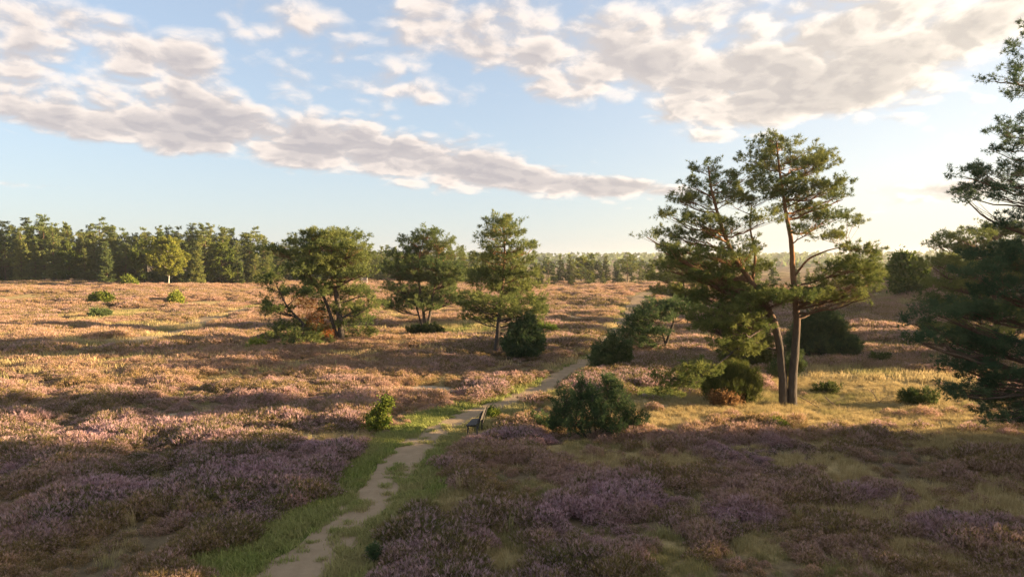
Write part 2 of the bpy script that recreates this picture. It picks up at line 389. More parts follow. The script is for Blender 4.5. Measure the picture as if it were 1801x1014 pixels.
def dist_to(x, y, line):
    x = np.asarray(x, float).ravel(); y = np.asarray(y, float).ravel(); best = np.full(len(x), 1e9); side = np.zeros(len(x))
    for i0 in range(0, len(x), 20000):
        xs, ys = x[i0:i0 + 20000, None], y[i0:i0 + 20000, None]
        d2 = (xs - line[None, :, 0]) ** 2 + (ys - line[None, :, 1]) ** 2
        j = d2.argmin(1); best[i0:i0 + 20000] = np.sqrt(d2.min(1))
        tg = np.gradient(line, axis=0)[j]
        dx, dy = xs[:, 0] - line[j, 0], ys[:, 0] - line[j, 1]
        side[i0:i0 + 20000] = np.sign(tg[:, 0] * dy - tg[:, 1] * dx)      # + left of the walking direction
    return best, side
def px_blobs(lst):
    out = []
    for (px, py, rx, ry) in lst:
        p = at(px, py); q = at(px, py - ry if py - ry > 480 else 480); q2 = at(px, py + ry)
        out.append((p[0], p[1], rx * p[1] / F, max(.5, abs(q[1] - q2[1]) / 2)))
    return out
SAND = px_blobs([(748, 687, 55, 10), (350, 731, 75, 4), (1012, 560, 20, 7), (620, 690, 14, 4)])
STRAW = px_blobs([(1540, 672, 190, 32), (1330, 718, 210, 22), (1680, 770, 170, 26), (1150, 735, 60, 40), (880, 960, 60, 45), (1030, 800, 60, 25), (1190, 820, 70, 22),
                  (1600, 970, 70, 30), (1330, 970, 40, 25), (560, 770, 110, 9), (810, 745, 70, 18), (200, 555, 45, 12), (820, 580, 70, 14), (350, 535, 60, 6), (1000, 700, 70, 16),
                  (1210, 700, 60, 25), (790, 890, 36, 40), (1750, 900, 60, 30), (950, 870, 60, 20), (60, 520, 90, 7), (1180, 960, 40, 30), (1480, 860, 60, 18)])
MEADOW = px_blobs([(1540, 675, 190, 26), (1400, 705, 120, 22), (1230, 715, 70, 16), (1650, 735, 120, 20), (1500, 735, 120, 12)])
GREEN = px_blobs([(720, 778, 75, 18), (930, 690, 45, 10), (820, 578, 60, 10), (390, 990, 60, 25), (940, 540, 25, 8), (1150, 690, 50, 10), (1500, 600, 30, 12)])
PURPLE = px_blobs([(405, 850, 60, 25), (235, 870, 60, 25), (440, 910, 50, 20), (100, 930, 60, 30), (850, 770, 60, 18), (960, 780, 70, 15), (1100, 880, 60, 20), (1330, 915, 40, 14), (1370, 800, 80, 25),
                   (1280, 920, 40, 20), (1530, 880, 50, 15), (1700, 930, 80, 25), (1000, 920, 60, 20), (30, 830, 60, 20), (590, 790, 40, 8), (1180, 880, 60, 15), (1300, 800, 60, 15)])
def blobsum(x, y, lst):
    s = 0
    for b in lst: s = s + gauss(x, y, *b)
    return np.clip(s, 0, 1)
def zones(x, y):
    x = np.asarray(x, float).ravel(); y = np.asarray(y, float).ravel()
    d, side = dist_to(x, y, PATH); d2, _ = dist_to(x, y, PATH2); d3, _ = dist_to(x, y, PATH3)
    n1 = fbm(x, y, 2.2, 31, 3); n2 = fbm(x, y, 6.0, 41, 3); n3 = fbm(x, y, 16, 51, 2)
    near = y < 36
    lim_g = np.where(near, np.where(side > 0, 2.1, 2.0), 1.0)
    verge = 1 - smooth(d + (n1 - .5) * 1.6, lim_g * .75, lim_g * 1.15)
    track = np.clip(1 - smooth(np.minimum(np.minimum(d, d2 + .2), d3 + .2), .55, .75), 0, 1)
    sand = np.clip(blobsum(x, y, SAND) * 1.5 + (n1 - .5) * .8, 0, 1); sand = smooth(sand, .55, .8)
    straw = smooth(blobsum(x, y, STRAW) * 1.1 + (n1 - .5) * 1.1 + (n2 - .5) * .5, .35, .62)
    right = smooth(x - .15 * y, -1.5, 1.5) * (1 - smooth(y, 26, 34))
    straw = np.maximum(straw, right * smooth(n1 * .6 + n2 * .5, .565, .69) * .95)
    straw = np.maximum(straw, smooth(n2, .60, .70) * .55 * (1 - right) * smooth(y, 30, 40))
    green = np.clip(blobsum(x, y, GREEN) * 1.1 + (n1 - .5) * .7, 0, 1)
    green = np.maximum(smooth(green, .35, .6), verge)
    bare = np.maximum(np.maximum(track, sand), 0)
    heath = np.clip((1 - bare) * (1 - green) * (1 - .86 * straw), 0, 1)
    mead = smooth(blobsum(x, y, MEADOW) + (n1 - .5) * .5, .30, .55)
    heath = heath * (1 - .93 * mead); straw = np.maximum(straw, mead)
    flower = np.clip(.18 + .62 * smooth(fbm(x, y, 2.4, 61, 3), .38, .62) + .5 * blobsum(x, y, PURPLE), 0, 1)
    flower = np.where(y > 44, np.clip(.46 + 1.3 * (n2 - .5) + 1.0 * (n3 - .5), 0, 1), flower)
    tint = np.clip(smooth(n3 * .5 + n2 * .5, .35, .65) * .7 + .2 - .9 * blobsum(x, y, PURPLE), 0, 1)
    tint = np.where(y > 44, np.clip(tint * .8 + .3, 0, 1), np.where((y > 28) & (x < -3), np.clip(tint + .3 * smooth(y, 28, 34), 0, 1), tint))
    return dict(path=d, path2=np.minimum(d2, d3), side=side, track=track, sand=sand, straw=straw, green=green, bare=bare, heath=heath, flower=flower, tint=tint, n1=n1, n2=n2)

def build_ground():
    th = np.radians(np.r_[np.linspace(-56, 56, 281), np.linspace(56, 304, 44)[1:-1]])
    r = [0.0]
    while r[-1] < 9: r.append(r[-1] + .75)
    while r[-1] < 250: r.append(r[-1] * 1.0125)
    while r[-1] < 2900: r.append(r[-1] * 1.06)
    r = np.array(r[1:])
    R, TH = np.meshgrid(r, th, indexing='ij'); x = (R * np.sin(TH)).ravel(); y = (R * np.cos(TH)).ravel()
    z = height(x, y); Z = zones(x, y)
    soil = np.array([.15, .115, .07]); mauve = np.array([.150, .098, .085]); dry = np.array([.34, .265, .13]); grn = np.array([.105, .125, .036]); snd = np.array([.38, .31, .22])
    c = soil * np.ones((len(x), 1)); far = smooth(np.hypot(x, y), 40, 130)[:, None] * Z['heath'][:, None]
    c = c * (1 - far) + (mauve * Z['flower'][:, None] + np.array([.125, .105, .045]) * (1 - Z['flower'][:, None])) * far
    for k, col in (('straw', dry), ('green', grn), ('sand', snd)):
        c = c * (1 - Z[k][:, None]) + col * Z[k][:, None]
    nr, nt_ = len(r), len(th)
    i, j = np.meshgrid(np.arange(nr - 1), np.arange(nt_), indexing='ij'); j2 = (j + 1) % nt_
    q = np.stack([i * nt_ + j, (i + 1) * nt_ + j, (i + 1) * nt_ + j2, i * nt_ + j2], -1).reshape(-1, 4)
    t = np.concatenate([q[:, [0, 1, 2]], q[:, [0, 2, 3]]])
    V = np.c_[x, y, z]; V = np.r_[V, [[0, 0, float(height(0, 0))]]]; ctr = len(V) - 1
    cap = np.stack([np.full(nt_, ctr), np.arange(nt_), (np.arange(nt_) + 1) % nt_], 1)
    t = np.r_[t, cap]; c = np.r_[c, [soil]]
    o = link('ground', tri_mesh('ground', V, t[:, ::-1], {'zone': c}, M['ground'], True))
    o['kind'] = 'structure'
build_ground()

def build_path(name, line, w0, w1, seed):
    """worn sandy strip lying on the ground, its edge eaten into by the turf"""
    n = len(line) * 4; L_ = np.stack([np.interp(np.linspace(0, len(line) - 1, n), np.arange(len(line)), line[:, k]) for k in (0, 1)], 1)
    tg = unit(np.gradient(L_, axis=0)); nm = np.c_[-tg[:, 1], tg[:, 0]]
    w = np.linspace(w0, w1, n); m_ = 15; u = np.linspace(-1, 1, m_)
    lft = w * (.75 + .7 * (fbm(L_[:, 0], L_[:, 1], 1.1, seed, 3) - .3)); rgt = w * (.75 + .7 * (fbm(L_[:, 0], L_[:, 1], 1.1, seed + 9, 3) - .3))
    off = np.where(u[None, :] < 0, u[None, :] * rgt[:, None], u[None, :] * lft[:, None])
    P = L_[:, None, :] + nm[:, None, :] * off[..., None]
    x, y = P[..., 0].ravel(), P[..., 1].ravel(); z = height(x, y) + .028 - .035 * np.abs(np.tile(u, n)) ** 3
    i, j = np.meshgrid(np.arange(n - 1), np.arange(m_ - 1), indexing='ij')
    q = np.stack([i * m_ + j, i * m_ + j + 1, (i + 1) * m_ + j + 1, (i + 1) * m_ + j], -1).reshape(-1, 4)
    o = link(name, tri_mesh(name, np.c_[x, y, z], q[:, ::-1], None, M['sand'], True)); o['kind'] = 'structure'
build_path('sandy_path', PATH, .92, 1.6, 3)
build_path('sandy_path', PATH2, 1.8, 1.8, 13)
build_path('sandy_path', PATH3, .9, .9, 23)

# ------------------------------------------------------------------ ground cover (nobody could count it)
def heather_proto(seed, n, rad, hgt, size, K=3):
    rng = np.random.default_rng(seed)
    rr = np.sqrt(rng.uniform(0, 1, n)) * rad; an = rng.uniform(0, 2 * pi, n)
    lump = 1 + .25 * np.sin(an * 3 + seed) + .15 * np.sin(an * 5 + 2 * seed)
    x, y = rr * np.cos(an) * lump, rr * np.sin(an) * lump
    top = hgt * np.sqrt(np.clip(1 - (rr / rad) ** 2 * .85, 0, 1)) * rng.uniform(.75, 1.12, n)
    lev = np.where(rng.uniform(size=n) < .68, 1.0, rng.uniform(.25, .9, n))
    z = top * lev - size * .7
    P = np.c_[x, y, np.maximum(z, .02)]
    D = np.c_[x / rad * .7, y / rad * .7, np.full(n, 1.0)] + rng.normal(0, .18, (n, 3))
    V, T, var = tufts(P, D, size, K, .17, .30, rng)
    tip = np.tile(np.array([.15, .15, 1.0]), n * K) * np.repeat(np.clip(lev * 1.2 - .25, 0, 1), K * 3)
    tip = np.where(np.arange(len(tip)) % 3 == 2, tip, tip + .45 * np.repeat(lev, K * 3))
    return tri_mesh('heather_tuft', V, T, {'var': var, 'tip': np.clip(tip, 0, 1)}, M['heather'])
def grass_proto(seed, n, rad, hgt, width, lean, mat):
    rng = np.random.default_rng(seed)
    x, y = (rng.normal(size=(2, n)) * rad * .5); h = hgt * rng.uniform(.45, 1.15, n); an = rng.uniform(0, 2 * pi, n)
    dx, dy = np.cos(an), np.sin(an); sx, sy = -dy * width, dx * width
    ln = lean * h * rng.uniform(.2, 1.2, n)
    b = np.c_[x, y, np.full(n, -.03)]; mpt = b + np.c_[dx * ln * .35, dy * ln * .35, h * .6]; t = b + np.c_[dx * ln, dy * ln, h]
    s = np.c_[sx, sy, np.zeros(n)]
    V = np.stack([b - s, b + s, mpt - s * .7, mpt + s * .7, t], 1).reshape(-1, 3)
    i = np.arange(n)[:, None] * 5
    T = np.concatenate([i + [0, 1, 3], i + [0, 3, 2], i + [2, 3, 4]], 1).reshape(-1, 3)
    return tri_mesh('grass_tuft', V, T, {'var': np.repeat(rng.uniform(0, 1, n), 5)}, mat)
def scatter(name, label, cat, pts, rot, scl, idx, attrs, protos):
    """one ground-cover object: tufts instanced on its points"""
    coll = bpy.data.collections.new(name + '_tufts')
    for k, me in enumerate(protos):
        coll.objects.link(bpy.data.objects.new('%s_tuft_%02d' % (name, k), me))
    me = bpy.data.meshes.new(name); me.vertices.add(len(pts)); me.vertices.foreach_set('co', np.asarray(pts, np.float32).ravel())
    for nm, typ, arr in [('rot', 'FLOAT_VECTOR', rot), ('scl', 'FLOAT', scl), ('idx', 'INT', idx)] + [(k, 'FLOAT', v) for k, v in attrs.items()]:
        a_ = me.attributes.new(nm, typ, 'POINT')
        a_.data.foreach_set('vector' if typ == 'FLOAT_VECTOR' else 'value', np.asarray(arr, np.int32 if typ == 'INT' else np.float32).ravel())
    o = link(name, me); tag(o, label, cat, kind='stuff')
    g = bpy.data.node_groups.new(name + '_scatter', 'GeometryNodeTree')
    g.interface.new_socket('Geometry', in_out='INPUT', socket_type='NodeSocketGeometry'); g.interface.new_socket('Geometry', in_out='OUTPUT', socket_type='NodeSocketGeometry')
    N, L = g.nodes, g.links
    gi, go = N.new('NodeGroupInput'), N.new('NodeGroupOutput'); m2p = N.new('GeometryNodeMeshToPoints'); iop = N.new('GeometryNodeInstanceOnPoints'); ci = N.new('GeometryNodeCollectionInfo')
    ci.inputs['Collection'].default_value = coll; ci.inputs['Separate Children'].default_value = True; ci.inputs['Reset Children'].default_value = True
    def na(nm, typ):
        n = N.new('GeometryNodeInputNamedAttribute'); n.data_type = typ; n.inputs['Name'].default_value = nm; return n.outputs['Attribute']
    L.new(gi.outputs[0], m2p.inputs['Mesh']); L.new(m2p.outputs[0], iop.inputs['Points']); L.new(ci.outputs[0], iop.inputs['Instance'])
    iop.inputs['Pick Instance'].default_value = True
    L.new(na('idx', 'INT'), iop.inputs['Instance Index'])
    e2r = N.new('FunctionNodeEulerToRotation'); L.new(na('rot', 'FLOAT_VECTOR'), e2r.inputs[0]); L.new(e2r.outputs[0], iop.inputs['Rotation'])
    L.new(na('scl', 'FLOAT'), iop.inputs['Scale']); L.new(iop.outputs[0], go.inputs[0])
    md = o.modifiers.new('scatter', 'NODES'); md.node_group = g
    return o
def wedge(dens, r0, r1, half=44, rng=RNG):
    n = int(dens * (r1 ** 2 - r0 ** 2) * radians(half)); r = np.sqrt(rng.uniform(r0 ** 2, r1 ** 2, n)); t = rng.uniform(-radians(half), radians(half), n)
    return r * np.sin(t), r * np.cos(t)
BENCH = at(838, 767)
def rand_rot(n, tilt=.12): return np.c_[RNG.normal(0, tilt, n), RNG.normal(0, tilt, n), RNG.uniform(0, 2 * pi, n)]

def build_heather():
    protos = [heather_proto(s, 300, .34, .38, .085, 4) for s in (1, 2, 3)] + [heather_proto(s, 200, .38, .36, .12, 3) for s in (4, 5)] + [heather_proto(s, 300, .9, .48, .21, 3) for s in (6, 7, 8)]
    X, Y, S, I = [], [], [], []
    for dens, r0, r1, s0, s1, lo, hi in ((13, 6, 30, .6, 1.25, 0, 3), (8.0, 30, 60, .7, 1.4, 0, 5), (1.7, 60, 120, .6, 1.15, 5, 8), (.7, 120, 255, .8, 1.5, 5, 8)):
        x, y = wedge(dens, r0, r1); X.append(x); Y.append(y); S.append(RNG.uniform(s0, s1, len(x))); I.append(RNG.integers(lo, hi, len(x)))
    x, y, s, i = map(np.concatenate, (X, Y, S, I))
    Z = zones(x, y)
    clump = fbm(x, y, 2.6, 77, 2)
    keep = (RNG.uniform(size=len(x)) < Z['heath'] ** 1.2 * (.35 + .65 * smooth(clump, .30, .48))) & (Z['path'] > .75 + np.where(i >= 5, .9, .3) * s + .9 * smooth(y, 60, 80)) & (Z['path2'] > 1.7 + .95 * s) & (np.hypot(x - BENCH[0] + .3, y - BENCH[1] - .5) > 1.35) & (Z['bare'] < .3)
    s = s * (.62 + .75 * smooth(clump, .3, .7)) * (.7 + .3 * Z['heath'])
    x, y, s, i = x[keep], y[keep], s[keep], i[keep]
    fl = np.clip(Z['flower'][keep] * .68 + RNG.normal(0, .2, len(x)), 0, .85); tn = np.clip(Z['tint'][keep] + RNG.normal(0, .15, len(x)), 0, 1)
    print('heather', len(x))
    scatter('heather', 'low heather with mauve flowers covering the open heath', 'heather', np.c_[x, y, height(x, y) - .03], rand_rot(len(x)), s, i, {'flower': fl, 'tint': tn}, protos)
def build_grass():
    dry = [grass_proto(s, 80, .22, .27, .005, .7, M['dry']) for s in (1, 2, 3)] + [grass_proto(s, 60, .9, .50, .022, .6, M['dry']) for s in (4, 5)] + [grass_proto(9, 46, .16, .78, .006, .35, M['dry'])]
    X, Y, S, I = [], [], [], []
    for dens, r0, r1, s0, s1, lo, hi in ((22, 6, 26, .55, 1.1, 0, 3), (11, 26, 48, .6, 1.2, 0, 3), (1.6, 48, 120, .6, 1.1, 3, 5), (.4, 10, 28, .6, 1.0, 5, 6)):
        x, y = wedge(dens, r0, r1); X.append(x); Y.append(y); S.append(RNG.uniform(s0, s1, len(x))); I.append(RNG.integers(lo, hi, len(x)))
    x, y, s, i = map(np.concatenate, (X, Y, S, I)); Z = zones(x, y)
    p = np.clip(Z['straw'] * (1 - Z['track']) * (1 - .7 * Z['green']) + .10 * Z['heath'], 0, 1)
    keep = (RNG.uniform(size=len(x)) < p) & (Z['path'] > .7) & (Z['bare'] < .5) & ((np.hypot(x - BENCH[0] + .2, y - BENCH[1] - .5) > 1.2) | (RNG.uniform(size=len(x)) < .25))
    x, y, s, i = x[keep], y[keep], s[keep], i[keep]
    tn = np.clip(smooth(fbm(x, y, 3.5, 91, 3), .46, .74) * .75 + RNG.normal(0, .12, len(x)), 0, 1); print('dry', len(x))
    scatter('dry_grass', 'straw coloured dry grass between the heather and round the pines', 'grass', np.c_[x, y, height(x, y)], rand_rot(len(x), .08), s, i, {'tint': tn}, dry)
    grn = [grass_proto(s, 60, .20, .13, .009, .9, M['green']) for s in (11, 12, 13)] + [grass_proto(14, 70, .6, .22, .02, .7, M['green'])]
    X, Y, S, I = [], [], [], []
    for dens, r0, r1, s0, s1, lo, hi in ((42, 6, 34, .7, 1.5, 0, 3), (9, 34, 60, 1.2, 2.2, 0, 3), (1.2, 60, 110, .7, 1.2, 3, 4)):
        x, y = wedge(dens, r0, r1); X.append(x); Y.append(y); S.append(RNG.uniform(s0, s1, len(x))); I.append(RNG.integers(lo, hi, len(x)))
    x, y, s, i = map(np.concatenate, (X, Y, S, I)); Z = zones(x, y)
    wear = smooth(Z['path'] + (fbm(x, y, .5, 88, 3) - .5) * .8, .66, 1.0)                # worn bare by feet
    cover = np.interp(y, [8, 14, 20, 26, 30, 34, 38, 40], [.40, .405, .41, .43, .40, .25, .1, 0])
    wear = np.maximum(wear, smooth(cover - .4 * fbm(x, y, 1.2, 89, 4) - .6 * fbm(x, y, .3, 99, 3) + .02, -.05, .06))
    p = np.clip(Z['green'] * wear, 0, 1)
    keep = RNG.uniform(size=len(x)) < p
    x, y, s, i = x[keep], y[keep], s[keep], i[keep]; pd = Z['path'][keep]
    tn = np.clip(.15 + .25 * smooth(fbm(x, y, 1.1, 94, 3), .4, .65) + .45 * (Z['side'][keep] < 0) * smooth(fbm(x, y, 2.0, 93, 2), .3, .6) + RNG.normal(0, .12, len(x)), 0, 1)
    s = s * (.8 + .4 * smooth(pd, .4, 1.5)); print('green', len(x))
    scatter('green_grass', 'short green turf along the edges of the sandy path', 'grass', np.c_[x, y, height(x, y) + np.where(pd < 1.3, .035, .01)], rand_rot(len(x), .08), s, i, {'tint': tn}, grn)
build_heather(); build_grass()

# ------------------------------------------------------------------ trees
def grow(root, stems, pads, mat, bark, seed, size=.16, K=7, clump_r=.26, dens=9.0, shoots=16, flat=.5, up=.7, width=.14, branch_k=5, twigs=True, stem_k=9, rb=(.014, .017), crown='crown', trunk='trunk', min_attach=.15, tone=(.0, 1.0), split=False):
    """stems: list of (points, radii) local to root; pads: (x, y, z, rx, ry, rz) masses of foliage carried by the branches"""
    rng = np.random.default_rng(seed); tb = Tubes(); stem_tubes = []
    allp = []
    for pts, rad in stems:
        pts = np.asarray(pts, float); n = max(10, int(len(pts) * 4)); s = np.linspace(0, len(pts) - 1, n)
        pp = np.stack([np.interp(s, np.arange(len(pts)), pts[:, k]) for k in range(3)], 1); rr = np.interp(s, np.arange(len(rad)), rad)
        for _ in range(2):
            q = np.pad(pp, ((1, 1), (0, 0)), 'edge'); q = (q[:-2] + q[1:-1] * 2 + q[2:]) / 4; q[0], q[-1] = pp[0], pp[-1]; pp = q
        pp[1:-1] += rng.normal(0, .012, (n - 2, 3)) * np.minimum(rr[1:-1, None] * 4, 1)
        if split: st_ = Tubes(); st_.add(pp, rr, stem_k); stem_tubes.append((st_, pts[0][2] < 0))
        else: tb.add(pp, rr, stem_k)
        allp.append(np.c_[pp, rr])
    allp = np.concatenate(allp); zmax = allp[:, 2].max()
    P, D, Vr = [], [], []
    for (x, y, z, rx, ry, rz) in pads:
        c = np.array([x, y, z]); hd = np.hypot(allp[:, 0] - x, allp[:, 1] - y)
        want = z - rz * .6 - .28 * hd
        cost = hd + 1.6 * np.abs(allp[:, 2] - want) + np.where(allp[:, 2] < min_attach * zmax, 3, 0)
        a_ = allp[cost.argmin()]; ln = np.linalg.norm(c - a_[:3]) + 1e-6
        tgt = c - np.array([0, 0, rz * .45])
        mid = (a_[:3] + tgt) / 2 + np.array([0, 0, -.10 * ln]) + rng.normal(0, .07 * ln, 3)
        br = bez(a_[:3], mid, tgt, 7); br[1:-1] += rng.normal(0, .02 * ln, (5, 3))
        r0 = min(a_[3] * .75, rb[0] + rb[1] * ln)
        tb.add(br, np.linspace(r0, max(.008, r0 * .3), 7), branch_k)
        nc = max(4, int(dens * rx * ry * (1 + rz)))
        u = np.sqrt(rng.uniform(0, 1, nc)); an = rng.uniform(0, 2 * pi, nc)
        dome = np.sqrt(np.clip(1 - u ** 2, 0, 1))
        zz = rz * (dome * rng.uniform(-.55, 1.0, nc))
        cc = c + np.c_[rx * u * np.cos(an), ry * u * np.sin(an), zz]
        if twigs:
            for q in cc:
                f = rng.uniform(.35, .95); st = br[int(f * 6)]
                tb.add(bez(st, (st + q) / 2 + rng.normal(0, .06, 3) - [0, 0, .05], q, 4), np.linspace(max(.006, r0 * .28), .004, 4), 3)
        tone_p = rng.uniform(*tone)
        for q in cc:
            m_ = max(3, int(shoots * rng.uniform(.6, 1.4))); cr = clump_r * rng.uniform(.7, 1.35)
            ax = unit(unit((q - c) * [1, 1, .6]) * .9 + rng.normal(0, .45, 3) + np.array([0, 0, .25 + .3 * up]))
            tt = rng.uniform(-.7, 1.25, m_)[:, None]
            o = ax * tt * cr * 1.15 + ball(m_, rng) * cr * .62 * np.array([1, 1, flat]) * (1.25 - .6 * np.clip(tt, 0, 1)); P.append(q + o)
            D.append(ax * .9 + unit(o) * .55 + np.array([0, 0, up * .7]))
            Vr.append(np.clip(np.full(m_, .55 * tone_p + .45 * rng.uniform()) + rng.normal(0, .10, m_), 0, 1))
    P, D, Vr = np.concatenate(P), np.concatenate(D), np.concatenate(Vr)
    V, T, vv = tufts(P, D, size * rng.uniform(.8, 1.2, len(P)), K, width, .75, rng, Vr)
    if split:
        t = None
        for st_, is_trunk in stem_tubes:
            o = link('trunk' if is_trunk else 'limb', st_.mesh('trunk' if is_trunk else 'limb', bark), root if is_trunk or t is None else t)
            if t is None: t = o
        bo = link('branches', tb.mesh('branches', bark), t); bo['kind'] = 'stuff'
    else: t = link(trunk, tb.mesh(trunk, bark), root)
    cobj = link(crown, tri_mesh(crown, V, T, {'var': vv}, mat), root)
    return t, cobj
def from_px(base, pads, depth_spread, seed, fill=.55):
    """foliage masses read off the photograph become masses around the trunk, at their own depths"""
    rng = np.random.default_rng(seed); out = []
    for p in list(pads):
        px, py, rx, ry = p[:4]
        dy = p[4] if len(p) > 4 else rng.uniform(-1, 1) * depth_spread
        Y = base[1] + dy; w = at_depth(px, py, Y); k = Y / F
        out.append((*(w - base), rx * k, min(rx * k * 1.05, 2.0), ry * k * 1.15))
        if fill > 0 and rng.uniform() < fill:
            w2 = w - base + np.array([rng.normal(0, .55) * rx * k, rng.normal(0, .8) * depth_spread * .7, rng.uniform(-1.7, 1.0) * ry * k]); f = rng.uniform(.5, .85)
            out.append((*w2, rx * k * f, rx * k * f, ry * k * f * 1.3))
    return out
def stem_px(base, lst, r0, r1, dys=None):
    pts = []
    for i, (px, py) in enumerate(lst):
        dy = 0 if dys is None else dys[i]
        pts.append(at_depth(px, py, base[1] + dy) - base)
    pts[0] = np.array([pts[0][0], pts[0][1], -.25])
    return pts, np.linspace(r0, r1, len(pts))

def hero_pine():
    b = at(1386, 713); root = thing('pine_tree', b, 'tall twin-trunked pine with wide open crown standing on the dry grass', 'pine tree')
    stems = [stem_px(b, [(1378, 716), (1377, 660), (1372, 610), (1362, 565), (1345, 530), (1318, 490), (1292, 455), (1275, 415), (1262, 375), (1250, 330), (1246, 292)], .24, .04, [0, 0, 0, -.1, -.2, -.3, -.4, -.5, -.6, -.6, -.6]),
             stem_px(b, [(1394, 716), (1393, 670), (1398, 620), (1402, 570), (1400, 530), (1394, 480), (1393, 430), (1384, 385), (1377, 340), (1370, 295), (1366, 250)], .25, .035, [0, .05, .1, .1, .2, .2, .3, .3, .3, .3, .3]),
             stem_px(b, [(1362, 565), (1320, 590), (1290, 618), (1262, 640), (1225, 662)], .075, .02, [-.1, -.8, -1.4, -1.8, -2.0]),
             stem_px(b, [(1345, 530), (1322, 500), (1330, 450), (1318, 400), (1322, 360)], .10, .03, [-.2, .3, .8, 1.0, 1.1]),
             stem_px(b, [(1394, 490), (1420, 455), (1455, 440), (1490, 432)], .07, .02, [.2, -.2, -.5, -.8])]
    stems[2][0][0] = at_depth(1362, 565, b[1] - .1) - b; stems[3][0][0] = at_depth(1345, 530, b[1] - .2) - b; stems[4][0][0] = at_depth(1394, 490, b[1] + .2) - b
    pads = [(1345, 257, 30, 13), (1378, 250, 26, 12), (1408, 268, 30, 13), (1438, 272, 22, 10), (1326, 280, 30, 13), (1370, 290, 44, 14), (1425, 300, 34, 13), (1470, 322, 30, 10), (1310, 308, 34, 14), (1365, 325, 48, 15), (1430, 336, 42, 13), (1482, 347, 22, 8),
            (1330, 345, 36, 14), (1400, 366, 44, 11), (1455, 380, 40, 10), (1490, 383, 20, 8), (1345, 385, 30, 12), (1460, 415, 34, 10), (1428, 402, 28, 9),
            (1246, 296, 24, 12), (1222, 322, 24, 11), (1262, 324, 26, 12), (1196, 348, 26, 9), (1240, 352, 36, 12), (1288, 345, 30, 14), (1184, 378, 28, 9), (1226, 385, 36, 11), (1172, 408, 26, 10), (1210, 418, 34, 11), (1255, 410, 34, 13), (1300, 392, 32, 13), (1168, 438, 24, 11), (1205, 452, 36, 13), (1262, 448, 38, 14), (1310, 430, 30, 12), (1180, 470, 30, 12),
            (1292, 475, 42, 13), (1245, 488, 40, 13), (1338, 468, 28, 11), (1290, 515, 42, 13), (1240, 525, 36, 12), (1326, 505, 32, 12), (1215, 510, 30, 12), (1265, 545, 36, 12),
            (1380, 520, 60, 13, -1.6), (1340, 528, 46, 12, -1.4), (1430, 520, 44, 12, -1.0), (1300, 560, 40, 13), (1255, 575, 36, 13), (1275, 605, 36, 12), (1312, 590, 30, 14),
            (1200, 660, 30, 11, -2.0), (1178, 678, 22, 8, -2.1), (1230, 645, 28, 9, -1.8), (1195, 690, 22, 7, -2.2), (1215, 672, 30, 10, -1.9), (1250, 655, 24, 8, -1.6), (1165, 668, 18, 8, -2.1), (1270, 500, 44, 14, .5), (1310, 540, 44, 14, .4), (1280, 575, 40, 14, -.5), (1235, 555, 34, 12, .2), (1330, 575, 32, 12, -.8), (1250, 470, 40, 13, .8), (1225, 480, 36, 12, -.6), (1300, 610, 34, 12, -.9),
            (1500, 438, 28, 9), (1530, 445, 22, 9), (1490, 470, 44, 13), (1535, 478, 26, 11), (1470, 495, 44, 13), (1520, 500, 36, 13), (1545, 490, 20, 10), (1455, 525, 36, 11), (1500, 525, 30, 11)]
    grow(root, stems, from_px(b, pads, 1.7, 4), M['pine'], M['bark'], 5, size=.16, K=9, clump_r=.27, dens=13, shoots=20, flat=.8, split=True)
hero_pine()

def edge_pine():
    b = at(1880, 812); root = thing('pine_tree', b, 'dark pine with long low boughs and a thin ragged top at the meadow edge', 'pine tree')
    stems = [stem_px(b, [(1880, 812), (1876, 700), (1870, 560), (1862, 420), (1850, 300), (1835, 200), (1822, 100), (1812, 30), (1806, -20)], .26, .03)]
    pads = [(1793, 80, 20, 10), (1812, 55, 24, 12), (1800, 118, 24, 11), (1820, 100, 30, 14), (1786, 140, 14, 6), (1802, 165, 28, 10), (1755, 232, 28, 8), (1782, 215, 30, 8), (1790, 250, 30, 10), (1772, 262, 22, 7), (1820, 235, 40, 16),
            (1690, 305, 26, 8), (1728, 296, 34, 9), (1772, 300, 36, 12), (1720, 330, 30, 8), (1760, 336, 36, 11), (1700, 348, 20, 7), (1792, 340, 34, 14), (1800, 375, 30, 12), (1830, 310, 50, 22), (1840, 380, 50, 20), (1782, 395, 30, 9),
            (1760, 455, 60, 14), (1810, 440, 50, 18), (1720, 480, 40, 11), (1830, 500, 60, 22), (1765, 510, 55, 16),
            (1650, 548, 42, 12), (1700, 540, 50, 15), (1760, 550, 60, 18), (1620, 598, 28, 8), (1665, 590, 44, 11), (1725, 600, 54, 15), (1790, 610, 60, 22), (1690, 640, 36, 12), (1745, 650, 54, 18), (1700, 690, 34, 13), (1745, 700, 44, 16), (1785, 690, 50, 22), (1760, 730, 34, 9), (1800, 728, 40, 12), (1715, 668, 30, 10),
            (1900, 150, 40, 20), (1930, 260, 60, 22), (1960, 380, 70, 24), (1960, 500, 80, 26), (1960, 620, 80, 26), (1900, 700, 60, 20)]
    grow(root, stems, from_px(b, pads, 1.5, 14), M['pine_blue'], M['bark_dark'], 15, size=.155, K=9, clump_r=.25, dens=14, shoots=19, flat=.8, split=True, rb=(.012, .012))
edge_pine()

